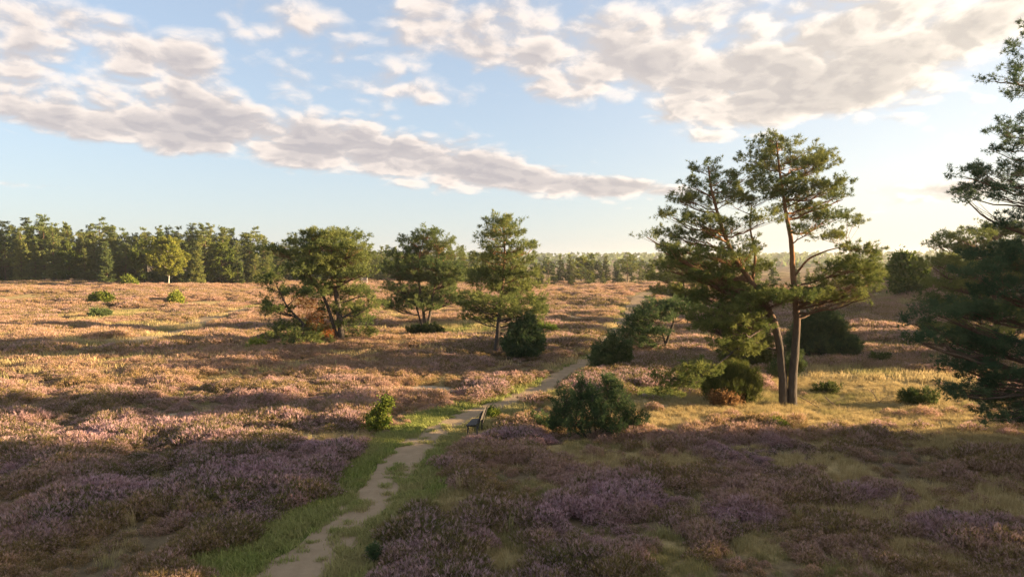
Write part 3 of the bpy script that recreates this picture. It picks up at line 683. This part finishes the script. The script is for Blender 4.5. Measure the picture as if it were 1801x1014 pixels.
def mid_pine(label, bpx, stems_px, pads, spread, seed, mat='pine', dead=None, name='pine_tree', bark='bark'):
    b = at(*bpx); root = thing(name, b, label, 'pine tree')
    st = [stem_px(b, s, r0, r1) for s, r0, r1 in stems_px]
    grow(root, st, from_px(b, pads, spread, seed), M[mat], M[bark], seed + 1, size=.25, K=8, clump_r=.38, dens=7.8, shoots=17, flat=.8, split=True, rb=(.02, .018))
    if dead:
        rng = np.random.default_rng(seed); P = []; 
        for p in from_px(b, dead, .6, seed + 3, 0):
            n = 420; P.append(np.array(p[:3]) + ball(n, rng) * np.array(p[3:]))
        P = np.concatenate(P); V, T, v = tufts(P, rng.normal(size=P.shape) + [0, 0, -.3], .22, 4, .12, .6, rng)
        tag(link('dead_foliage', tri_mesh('dead_foliage', V, T, {'var': v}, M['dead']), root), 'rust brown dead needles hanging by the trunk')
    return root
mid_pine('broad pine with rust brown dead needles beside its leaning trunk', (603, 603),
         [([(603, 605), (598, 570), (594, 530), (585, 490), (578, 450), (575, 415)], .34, .05), ([(598, 570), (570, 520), (540, 480), (545, 440)], .16, .04), ([(560, 592), (535, 570), (505, 540), (488, 505)], .15, .04)],
         [(575, 415, 36, 10), (610, 418, 34, 10), (540, 425, 30, 11), (580, 435, 48, 12), (630, 432, 22, 9), (525, 448, 34, 11), (565, 458, 44, 12), (615, 455, 36, 12), (530, 475, 36, 10), (600, 480, 40, 12), (570, 500, 34, 10), (632, 478, 20, 8),
          (482, 482, 18, 8), (470, 500, 18, 8), (488, 515, 24, 10), (466, 530, 16, 8), (490, 545, 28, 10), (550, 515, 30, 10), (605, 512, 38, 12), (638, 515, 24, 11), (620, 545, 34, 12), (655, 535, 16, 8), (640, 560, 24, 9), (575, 550, 22, 9), (605, 570, 20, 8),
          (510, 575, 34, 10), (490, 590, 26, 8), (535, 590, 34, 9), (550, 600, 30, 6), (630, 585, 26, 9)], 2.0, 24, dead=[(548, 545, 26, 22), (560, 565, 22, 18), (575, 585, 14, 10), (535, 525, 22, 16)])
mid_pine('many-stemmed pine with dense rounded crown above a sunlit grassy patch', (750, 578),
         [([(748, 582), (745, 550), (738, 510), (735, 460), (745, 420)], .22, .05), ([(752, 582), (757, 545), (765, 500), (772, 450)], .2, .05), ([(744, 580), (730, 530), (708, 500)], .14, .04)],
         [(750, 412, 26, 9), (725, 422, 26, 9), (775, 428, 26, 11), (745, 438, 40, 11), (705, 448, 26, 9), (792, 448, 24, 11), (725, 462, 40, 11), (775, 468, 40, 12), (695, 478, 24, 8), (738, 488, 42, 12), (790, 492, 28, 12), (704, 505, 28, 9), (765, 512, 36, 12), (725, 522, 36, 10), (690, 532, 26, 8), (790, 525, 26, 11), (750, 538, 34, 8)], 2.0, 34)
mid_pine('slender pine with layered tiers beside a round juniper', (873, 622),
         [([(871, 625), (876, 580), (881, 530), (886, 480), (888, 430), (884, 385)], .22, .04)],
         [(884, 386, 22, 8), (866, 398, 20, 8), (902, 396, 20, 8), (858, 414, 18, 7), (890, 412, 32, 9), (915, 432, 28, 8), (938, 433, 14, 5), (862, 432, 18, 7), (880, 448, 36, 10), (848, 458, 20, 8), (910, 458, 30, 10), (840, 480, 22, 8), (880, 478, 44, 11), (922, 480, 28, 10), (938, 500, 20, 9), (856, 500, 30, 9), (900, 505, 40, 11), (832, 520, 24, 8), (870, 528, 40, 10), (925, 528, 32, 11), (848, 545, 34, 9), (905, 548, 38, 10), (948, 545, 20, 8), (830, 555, 20, 6), (945, 560, 16, 6), (860, 562, 22, 6)], 1.9, 44)
mid_pine('small leaning pine with a low spreading crown beside the far path', (1168, 617),
         [([(1166, 618), (1176, 590), (1186, 565), (1180, 545)], .15, .05), ([(1176, 590), (1160, 570), (1140, 560)], .08, .03)],
         [(1135, 545, 26, 10), (1165, 535, 30, 10), (1118, 560, 20, 9), (1150, 560, 36, 11), (1190, 545, 26, 10), (1120, 580, 26, 11), (1145, 585, 30, 11), (1115, 600, 22, 10), (1140, 605, 26, 9), (1210, 535, 24, 9), (1100, 590, 14, 8)], 1.4, 54, mat='juniper', bark='bark_dark')
mid_pine('pine half hidden behind the tall twin-trunked pine, beside the sloping path', (1215, 560),
         [([(1215, 562), (1205, 520), (1200, 480), (1195, 440)], .16, .05)],
         [(1195, 440, 30, 10), (1170, 462, 26, 10), (1215, 465, 32, 11), (1160, 488, 24, 9), (1195, 490, 36, 11), (1230, 495, 30, 11), (1175, 512, 30, 10), (1215, 520, 34, 10)], 1.6, 64)
mid_pine('bushy dark pine behind the long low boughs on the right', (1760, 640),
         [([(1760, 645), (1752, 560), (1745, 480), (1740, 410)], .22, .05)],
         [(1745, 405, 40, 12), (1700, 415, 34, 11), (1665, 432, 26, 9), (1645, 425, 18, 8), (1720, 440, 44, 13), (1780, 425, 44, 14), (1650, 462, 26, 10), (1690, 468, 40, 13), (1750, 470, 50, 15), (1670, 500, 40, 13), (1720, 510, 46, 14), (1790, 490, 44, 16), (1650, 530, 34, 11), (1700, 545, 44, 14), (1760, 545, 50, 16), (1800, 540, 40, 16), (1660, 575, 40, 12), (1720, 590, 50, 14)], 2.2, 74, bark='bark_dark')

# ------------------------------------------------------------------ shrubs
def shrub(name, label, cat, bpx, lobes, seed, mat='juniper', size=.12, K=6, nper=620, up=1.2, spike=0.0, kind='needle', group=None, width=.15, spread=.4, stemmat='bark_dark', nmin=24):
    b = at(*bpx); root = thing(name, b, label, cat, group); rng = np.random.default_rng(seed); tb = Tubes(); P, D, Vr = [], [], []
    for (px, py, rx, ry, *dy) in lobes:
        Y = b[1] + (dy[0] if dy else rng.uniform(-.4, .4)); c = at_depth(px, py, Y) - b; k = Y / F; r = np.array([rx * k, rx * k * .9, ry * k])
        foot = np.array([c[0] * .3, c[1] * .3, -.1]); tb.add(bez(foot, (foot + c) / 2 + rng.normal(0, .05, 3), c + [0, 0, r[2] * .5], 6), np.linspace(.045, .01, 6), 5)
        vol = r[0] * r[1] * r[2]; nc = int(np.clip(nper / 6 * (vol ** .66) / .5, nmin, 300 if b[1] < 40 else 130))
        q = unit(rng.normal(size=(nc, 3))) * rng.uniform(.2, 1.0, (nc, 1)) ** .6
        bd = unit(rng.normal(size=(8, 3))); ba = rng.uniform(-.38, .38, 8)
        q = q * (1 + (np.exp(-(1 - unit(q) @ bd.T) * 5) * ba).sum(1))[:, None]                 # uneven outline
        q = q * r; q[:, 2] += spike * r[2] * rng.uniform(0, 1, nc) ** 3 * (1 - np.hypot(q[:, 0] / r[0], q[:, 1] / r[1]))
        cc = c + q
        lo = cc[:, 2] > -.02 * np.ones(nc); cc = cc[lo]; q = q[lo]
        for w, qq in zip(cc, q):
            tb.add(np.array([c + (w - c) * .15 - [0, 0, r[2] * .25], c + (w - c) * .6 - [0, 0, .03], w]), np.array([.012, .008, .004]), 3)
            m_ = int(rng.integers(20, 38)); sc_ = (size / .12) ** .7; ax = unit(unit(qq / r) * .7 + np.array([0, 0, .75 * up]) + rng.normal(0, .25, 3)); tt = rng.uniform(-.6, 1.2, m_)[:, None]
            o = (ax * tt * .27 + rng.normal(size=(m_, 3)) * .075 * (1.3 - .8 * np.clip(tt, 0, 1))) * sc_
            P.append(w + o); D.append(ax * 1.2 + unit(o) * .35 + np.array([0, 0, up * .4])); Vr.append(np.clip(rng.uniform(0, .9) + rng.normal(0, .14, m_), 0, 1))
    P, D, Vr = map(np.concatenate, (P, D, Vr)); P[:, 2] = np.maximum(P[:, 2], .02)
    if kind == 'needle': V, T, v = tufts(P, D, size * rng.uniform(.7, 1.3, len(P)), K, width, spread, rng, Vr)
    else:
        n = 3; V, T, v = leaves(np.repeat(P, n, 0) + rng.normal(0, size * .8, (len(P) * n, 3)), size * rng.uniform(.7, 1.2, len(P) * n), rng, np.repeat(Vr, n))
    link('stem', tb.mesh('stem', M[stemmat]), root); link('foliage', tri_mesh('foliage', V, T, {'var': v}, M[mat]), root)
    return root
shrub('juniper_bush', 'large dark juniper of several lobes spreading above the purple heather', 'juniper', (1050, 768),
      [(994, 718, 20, 34, -.1), (1022, 700, 18, 34, .35), (1043, 712, 18, 40, -.1), (1072, 684, 15, 34, .5), (1084, 706, 17, 32, .1), (1060, 738, 22, 26, -.5), (1104, 734, 17, 26, 0), (1122, 746, 13, 20, .1), (1014, 746, 24, 18, -.5), (1084, 752, 17, 15, -.6), (978, 742, 14, 18, 0)], 3, spike=.5, size=.10)
shrub('juniper_bush', 'low juniper mound spreading at the left foot of the large dark juniper', 'juniper', (950, 752), [(940, 742, 20, 11), (962, 745, 22, 10), (978, 748, 14, 9)], 4, size=.1)
shrub('juniper_bush', 'pointed juniper with ragged upright tips at the bend of the path', 'juniper', (1075, 650),
      [(1058, 628, 18, 22), (1078, 618, 17, 28), (1095, 628, 14, 22), (1072, 640, 26, 12), (1048, 638, 12, 14), (1102, 616, 7, 18)], 5, spike=.5, size=.15)
shrub('juniper_bush', 'round dark juniper growing against the slender pine trunk', 'juniper', (922, 632), [(915, 596, 17, 26), (899, 608, 13, 18), (942, 602, 14, 22), (922, 618, 31, 13), (929, 574, 11, 18), (909, 579, 8, 13)], 6, spike=.2, size=.17)
shrub('round_bush', 'big dark round bush at the foot of the heath slope behind the twin trunks', 'bush', (1445, 628), [(1425, 590, 28, 30), (1462, 598, 26, 26), (1405, 606, 22, 20), (1440, 566, 22, 24), (1490, 610, 20, 16), (1470, 576, 16, 20), (1445, 612, 40, 16), (1412, 580, 16, 18)], 7, mat='juniper', size=.2, up=.7)
shrub('round_bush', 'olive drooping bush behind the left trunk of the tall pine', 'bush', (1318, 648), [(1310, 612, 32, 32), (1335, 600, 26, 34), (1290, 625, 24, 20), (1325, 630, 34, 14)], 8, mat='broom', size=.16, up=.1)
shrub('juniper_bush', 'small dark juniper just behind the fork of the twin trunks', 'juniper', (1382, 665), [(1375, 648, 16, 16), (1400, 640, 14, 22), (1362, 655, 12, 10)], 9, size=.12, spike=.4)
shrub('broom_bush', 'rounded broom bush of fine upright green twigs beside the tall pine', 'bush', (1283, 704), [(1262, 680, 24, 24), (1290, 674, 28, 28), (1312, 682, 20, 22), (1280, 690, 38, 12)], 10, mat='broom', size=.26, K=5, up=2.2, width=.05, spread=.3, nper=900)
shrub('bracken', 'rusty brown bracken in front of the rounded broom bush', 'fern', (1280, 712), [(1272, 704, 18, 7), (1290, 703, 16, 7)], 11, mat='fern', size=.14, up=.3, kind='leaf')
shrub('young_birch', 'young leafy sapling standing alone beside the grassy path', 'sapling', (665, 757), [(659, 744, 8, 9, -.2), (672, 730, 5, 13, .1), (656, 733, 4, 7, .2), (667, 750, 10, 5, -.2), (679, 713, 2, 9, 0), (674, 743, 6, 6, -.1)], 12, mat='broad', size=.12, kind='leaf', up=.6, nper=60, nmin=7)
for i, (lab, bx, lobes, mt, sz) in enumerate([
        ('small bright green shrub in front of the tall twin-trunked pine', (1368, 760), [(1368, 748, 11, 11), (1374, 754, 9, 6)], 'lime', .07),
        ('round green shrub alone in the far pink heather', (178, 532), [(173, 528, 7, 4), (182, 527, 7, 5)], 'broad', .4),
        ('dark low shrub on the pale patch of the far heather', (176, 559), [(171, 555, 9, 4), (183, 556, 8, 3)], 'juniper', .4),
        ('pale yellow-green shrub before the forest edge left of the birch', (228, 504), [(226, 497, 5, 6), (231, 500, 4, 4)], 'lime', .5),
        ('little yellow-green sapling on the heath near the narrow track', (310, 532), [(309, 526, 3, 5), (312, 529, 3, 3)], 'lime', .4),
        ('bright green seedling by the broad pine with dead needles', (452, 614), [(452, 609, 8, 4)], 'lime', .2),
        ('lime green shrub at the right of the round juniper by the slender pine', (955, 585), [(950, 580, 12, 6), (962, 583, 10, 5)], 'lime', .22),
        ('low green shrub below the many-stemmed pine', (745, 592), [(735, 585, 18, 7), (758, 584, 16, 7), (770, 588, 10, 4)], 'broom', .25),
        ('grey-green tussock in the straw meadow behind the twin trunks', (1455, 692), [(1450, 687, 16, 5), (1462, 686, 10, 6)], 'broom', .14),
        ('wide green tussock near the dark boughs on the straw meadow', (1615, 712), [(1600, 705, 20, 7), (1630, 700, 22, 9)], 'broom', .16),
        ('small upright green shrub by the heather just past the bench', (868, 735), [(866, 727, 8, 7), (872, 730, 7, 5)], 'lime', .07),
        ('tiny dark seedling in the dry grass at the edge of the path', (657, 985), [(657, 972, 6, 9)], 'juniper', .06),
        ('yellowish shrub on the meadow below the heath slope', (1548, 642), [(1545, 634, 14, 7)], 'broom', .2),
        ('lit yellow-green bush on top of the far right rise', (1600, 515), [(1597, 485, 22, 26), (1605, 500, 20, 14), (1590, 468, 12, 14)], 'broad', .45)]):
    shrub('shrub', lab, 'shrub', bx, lobes, 100 + i, mat=mt, size=sz, kind='leaf' if mt in ('lime', 'broad') else 'needle', up=1.0, nper=420)

# ------------------------------------------------------------------ forest edge
def forest_proto(kind, seed):
    rng = np.random.default_rng(seed); pads = []; root = bpy.data.objects.new('tmp', None)
    H = {'pine': 17, 'spire': 18, 'flat': 15, 'birch': 11, 'round': 9}[kind]
    if kind == 'birch':
        st = [([(0, 0, -.3), (.25, 0, 2.4), (.1, .1, 5), (.2, 0, 10)], [.17, .12, .07, .02])]
        for k in range(46):
            z = rng.uniform(3.0, 10.6); R = 4.2 * math.sin(pi * np.clip((z - 1.6) / 9.8, 0, 1)) ** .6; t = rng.uniform(0, 2 * pi); f = rng.uniform(.3, 1)
            pads.append((R * f * cos(t) + .2, R * f * sin(t), z, .95, .95, .9))
    elif kind == 'round':
        st = [([(0, 0, -.3), (.1, 0, 3), (0, .1, 7)], [.16, .1, .03])]
        for k in range(24):
            z = rng.uniform(1.2, 8.6); R = 2.6 * math.sin(pi * np.clip((z + .6) / 9.8, 0, 1)) ** .8; t = rng.uniform(0, 2 * pi); f = rng.uniform(.3, 1)
            pads.append((R * f * cos(t), R * f * sin(t), z, .9, .9, .7))
    else:
        st = [([(0, 0, -.3), (rng.normal(0, .15), rng.normal(0, .15), H * .4), (rng.normal(0, .3), rng.normal(0, .3), H * .75), (0, 0, H * .97)], [.24, .18, .12, .03])]
        z0 = {'pine': 1.2, 'spire': .9, 'flat': 6.5}[kind]; z = z0
        while z < H:
            u = (z - z0) / (H - z0)
            R = {'pine': 3.0 * (1 - u) ** .6 * (.6 + .4 * min(1, u * 3 + .3)) + .35, 'spire': 2.7 * (1 - u) ** .85 + .2, 'flat': 3.6 * math.sin(pi * min(1, .25 + .72 * u)) ** .7 + .3}[kind]
            for k in range(4 if u < .8 else 2):
                t = rng.uniform(0, 2 * pi); f = rng.uniform(.45, 1.0) if u < .9 else .4
                w = rng.uniform(.75, 1.2) * (1.15 - .5 * u)
                pads.append((R * f * cos(t), R * f * sin(t), z + rng.normal(0, .35), w, w, .42 * w))
            z += rng.uniform(.62, .95)
    mat = {'birch': M['birch'], 'round': M['broad']}.get(kind, M['pine']); bark = {'birch': M['bark_birch']}.get(kind, M['bark_dark'])
    br = kind in ('birch', 'round')
    t, c = grow(root, st, pads, mat, bark, seed, size=.42 if br else .5, K=4, clump_r=.45, dens=5.6, shoots=11, flat=.9 if br else .55, up=-.2 if br else .5, width=.42 if br else .26, branch_k=4, twigs=False, stem_k=6, rb=(.03, .01))
    ms = (t.data, c.data)
    bpy.data.objects.remove(t); bpy.data.objects.remove(c); bpy.data.objects.remove(root)
    return ms, H
PROTO = {}
for k, n in (('pine', 5), ('spire', 3), ('flat', 3), ('birch', 1), ('round', 3)):
    PROTO[k] = [forest_proto(k, 300 + 10 * ord(k[0]) + j) for j in range(n)]
_fr = np.random.default_rng(77)
def forest_tree(kind, px, Y, hpx_top, label, group, name='pine_tree', cat='pine tree', x=None):
    ms, H = PROTO[kind][_fr.integers(len(PROTO[kind]))]
    X = (px - 900.5) / F * Y if x is None else x
    z = float(height(X, Y)); top = at_depth(px, hpx_top, Y)[2] if hpx_top else z + H
    s = (top - z) / H; o = thing(name, (X, Y, z - .05), label, cat, group)
    o.rotation_euler = (0, 0, _fr.uniform(0, 2 * pi)); sx = s * _fr.uniform(.85, 1.15); o.scale = (sx, sx, s)
    for nm, me in zip(('trunk', 'crown'), ms): link(nm, me, o)
    return o
# left edge: three ranks whose tops follow the skyline in the photograph
sky_x = [-120, 0, 30, 50, 75, 100, 135, 150, 178, 200, 220, 245, 270, 300, 330, 352, 380, 400, 420, 440, 470, 500, 530, 560, 600, 640, 660, 700, 740, 790, 820, 845]
sky_y = [395, 398, 396, 388, 386, 394, 395, 402, 394, 400, 404, 408, 403, 402, 405, 400, 403, 405, 410, 408, 424, 425, 422, 425, 420, 428, 430, 432, 430, 428, 432, 440]
KW = {'pine': 'ragged-topped pine', 'spire': 'narrow spire-shaped pine', 'flat': 'high-crowned bare-stemmed pine', 'round': 'low bushy broadleaf tree', 'birch': 'birch'}
def forest_label(kd, rank, px):
    where = 'left of the birch and its neighbour' if px < 188 else ('right of the birch' if px > 310 else 'close behind the birch')
    return '%s in the %s forest row, %s' % (KW[kd], ('front', 'middle', 'back')[rank], where)
G1 = 'pines along the forest edge behind the heath'
for rank, (Y, step, dy) in enumerate(((205, 25, 10), (213, 21, 3), (222, 19, -4))):
    px = -130 + rank * 6
    while px < 480:
        kd = _fr.choice(['pine', 'pine', 'flat', 'spire', 'round'] if rank == 0 else ['pine', 'pine', 'spire', 'flat'])
        forest_tree(kd, px, Y + _fr.uniform(-2, 2), np.interp(px, sky_x, sky_y) + dy + _fr.uniform(-5, 14 if rank else 30), forest_label(kd, rank, px), G1)
        px += step * _fr.uniform(.75, 1.3)
for rank, (Y, step, dy) in enumerate(((226, 24, 10), (236, 20, 4), (248, 18, 0))):
    px = 470 + rank * 5
    while px < 850:
        kd = _fr.choice(['pine', 'pine', 'spire', 'flat'])
        forest_tree(kd, px, Y + _fr.uniform(-3, 3), np.interp(px, sky_x, sky_y) + dy + _fr.uniform(-2, 14), '%s in the %s forest row %s' % (KW[kd], ('front', 'middle', 'back')[rank], 'behind the broad pine with dead needles' if px < 680 else 'behind the many-stemmed pine'), 'pines behind the separate heath pines')
        px += step * _fr.uniform(.75, 1.3)
for rank, (Y, step, dy) in enumerate(((228, 24, 22), (242, 20, 8), (258, 19, -2))):
    px = 850 + rank * 4
    while px < 1160:
        kd = _fr.choice(['pine', 'spire', 'round', 'flat'] if rank else ['round', 'pine', 'round'])
        forest_tree(kd, px, Y + _fr.uniform(-3, 3), 452 + dy + _fr.uniform(-6, 12), 'hazy %s in the %s far row %s' % (KW[kd], ('front', 'middle', 'back')[rank], 'behind the slender tiered pine' if px < 960 else 'where the sandy path runs out'), 'trees of the far wood beyond the path', 'forest_tree', 'tree')
        px += step * _fr.uniform(.75, 1.4)
forest_tree('flat', 1103, 226, 444, 'lone flat-topped pine rising above the far wood', None)
forest_tree('birch', 296, 186, 420, 'pale yellow-green birch with white trunk before the dark forest edge', None, 'birch_tree', 'birch tree')
forest_tree('spire', 348, 196, 424, 'lit pine standing forward of the forest right of the birch', None)
forest_tree('spire', 188, 198, 424, 'lit pine standing forward of the forest left of the birch', None)
for px, Y, ty in ((1170, 200, 462), (1200, 215, 470), (1250, 230, 468), (1290, 240, 470), (1330, 230, 468), (1420, 250, 472), (1470, 200, 462), (1520, 190, 455), (1545, 210, 458), (1565, 180, 462), (1630, 230, 450), (1655, 210, 440), (1680, 200, 445), (1700, 190, 435), (1730, 180, 430), (1770, 190, 430), (1810, 180, 425), (1850, 170, 420), (1185, 190, 470), (1225, 175, 474), (1310, 215, 466), (1360, 235, 470), (1400, 225, 462), (1445, 215, 465), (1490, 235, 458), (1505, 215, 466), (1535, 240, 460), (1580, 205, 468), (1612, 220, 455), (1270, 205, 472)):
    kd = _fr.choice(['pine', 'flat', 'round'])
    forest_tree(kd, px, Y, ty, 'far hazy %s on the rise %s' % (KW[kd], 'behind the tall twin-trunked pine' if px < 1560 else 'behind the long-boughed dark pine'), 'trees on the right-hand rise', 'forest_tree', 'tree')
# the stand of pines that shades the foreground from the right
for X, Y, H in ((36, 26.5, 13), (44, 27, 15), (52, 28, 16), (34, 22, 13), (42, 20, 14), (49, 22, 15), (33, 15, 13), (40, 13, 14), (31, 7, 14), (60, 30, 16), (37, 3, 15), (46, 9, 16), (56, 24, 16), (47, 50, 13), (60, 53, 14), (72, 57, 14), (95, 78, 14), (88, 66, 14), (100, 92, 15), (112, 84, 15), (108, 105, 15), (120, 98, 15), (98, 118, 14)):
    ms, H0 = PROTO['pine'][_fr.integers(4)]
    o = thing('pine_tree', (X, Y, float(height(X, Y)) - .05), 'pine of the shady stand beyond the dark long-boughed pine', 'pine tree', 'shading pines to the right')
    s = H / H0; o.scale = (s * 1.25, s * 1.25, s); o.rotation_euler = (0, 0, _fr.uniform(0, 6.28))
    for nm, me in zip(('trunk', 'crown'), ms): link(nm, me, o)

# ------------------------------------------------------------------ far wooded ridge beyond everything
def far_wood():
    rng = np.random.default_rng(9); n = 9000; t = rng.uniform(-radians(60), radians(60), n); r = rng.uniform(900, 1500, n)
    P = np.c_[r * np.sin(t), r * np.cos(t), height(r * np.sin(t), r * np.cos(t)) + rng.uniform(0, 9, n)]
    V, T, v = leaves(P, rng.uniform(6, 11, n), rng, aspect=.8)
    o = link('far_wood', tri_mesh('far_wood', V, T, {'var': v}, M['pine'])); tag(o, 'blue-grey wooded ridge far away on the horizon', 'wood', kind='stuff')
far_wood()

# ------------------------------------------------------------------ bench, frame, fallen branches
def boxmesh(name, size, mat, bev=.006):
    import bmesh
    bm = bmesh.new(); bmesh.ops.create_cube(bm, size=1.0)
    bmesh.ops.scale(bm, vec=size, verts=bm.verts); bmesh.ops.bevel(bm, geom=list(bm.edges), offset=bev, segments=1, affect='EDGES')
    me = bpy.data.meshes.new(name); bm.to_mesh(me); bm.free(); me.materials.append(mat); return me
def bench():
    b = at(838, 767); root = thing('park_bench', b, 'weathered dark wooden bench facing the sandy path', 'bench'); root.rotation_euler = (0, 0, radians(-9))
    # local: length along +y, the sitter faces -x
    slat = boxmesh('seat_slat', (.10, 1.3, .035), M['bench'])
    for k in range(4):
        o = link('seat_slat', slat, root, (-.42 + .115 * k, .65, .45 + .012 * k))
    bs = boxmesh('back_slat', (.03, 1.3, .11), M['bench'])
    for k in range(4):
        o = link('back_slat', bs, root, (.03 + .048 * k, .65, .56 + .135 * k)); o.rotation_euler = (0, radians(20), 0)
    for y in (.12, 1.18):
        tb = Tubes(); tb.add([(.0, y, -.08), (-.0, y, .44)], .035, 6); tb.add([(-.4, y, -.08), (-.4, y, .44)], .035, 6); tb.add([(-.46, y, .41), (.02, y, .43)], .03, 6)
        link('leg_frame', tb.mesh('leg_frame', M['bench']), root)
        tp = Tubes(); tp.add([(.03, y, .30), (.10, y, .6), (.24, y, 1.05)], .03, 6); link('back_post', tp.mesh('back_post', M['bench']), root)
bench()
def pale_frame():
    b = at_depth(641, 500, 196); b[2] = float(height(b[0], b[1])); root = thing('wooden_frame', b, 'pale wooden frame of posts and rails standing before the forest', 'frame')
    post = boxmesh('post', (.16, .16, 2.3), M['pale_wood']); rail = boxmesh('rail', (1.5, .1, .16), M['pale_wood'])
    for x in (-.75, .75): link('post', post, root, (x, 0, 1.1))
    for z in (1.0, 1.5, 2.0): link('rail', rail, root, (0, -.14, z))
pale_frame()
def dead_branch(label, pxs, seed, r=.035):
    rng = np.random.default_rng(seed); p0 = at(*pxs[0][:2]); root = thing('dead_branch', p0, label, 'branch'); tb = Tubes()
    pts = []
    for i, p in enumerate(pxs):
        w = at(p[0], p[1]); w[2] += (p[2] if len(p) > 2 else .04); pts.append(w - p0)
    pts = resample(pts, 14); tb.add(pts, np.linspace(r, .012, 14), 6); link('limb', tb.mesh('limb', M['dead_wood']), root)
    for k in range(7):
        i = int(rng.integers(3, 13)); d = unit(rng.normal(size=3)); d[2] = abs(d[2]) * .8 + .2; ln = rng.uniform(.3, .8); t2 = Tubes()
        t2.add(bez(pts[i], pts[i] + d * ln * .5 + [0, 0, .06], pts[i] + d * ln, 5), np.linspace(.012, .005, 5), 4); link('twig', t2.mesh('twig', M['dead_wood']), root)
dead_branch('long bare fallen branch lying to the right of the twin trunks', [(1398, 704, .35), (1420, 712, .25), (1446, 722, .05)], 1)
dead_branch('short forked dead branch lying on the straw beyond the long fallen one', [(1452, 708, .3), (1468, 716, .1), (1482, 724, .03)], 2)
dead_branch('bare twiggy branch sticking up from the open meadow', [(1550, 715, .03), (1540, 708, .3), (1530, 702, .6)], 3, .025)
dead_branch('thin dead branch lying under the broom bush', [(1290, 716, .03), (1262, 708, .1), (1240, 712, .04)], 4, .025)

# ------------------------------------------------------------------ haze in the evening air
def haze():
    import bmesh
    bm = bmesh.new(); bmesh.ops.create_cube(bm, size=1.0); bmesh.ops.scale(bm, vec=(6400, 6400, 44), verts=bm.verts)
    me = bpy.data.meshes.new('haze'); bm.to_mesh(me); bm.free()
    mt = bpy.data.materials.new('evening_haze'); mt.use_nodes = True; nt = mt.node_tree; nt.nodes.clear()
    v = nt.nodes.new('ShaderNodeVolumePrincipled'); v.inputs['Color'].default_value = (.92, .93, .95, 1); v.inputs['Density'].default_value = HAZE; v.inputs['Anisotropy'].default_value = .45
    o_ = nt.nodes.new('ShaderNodeOutputMaterial'); nt.links.new(v.outputs[0], o_.inputs['Volume']); me.materials.append(mt)
    o = link('haze', me, None, (0, 0, 18.0)); tag(o, 'thin evening haze lying over the whole heath', 'haze', kind='stuff')
HAZE = 0.00015
haze()
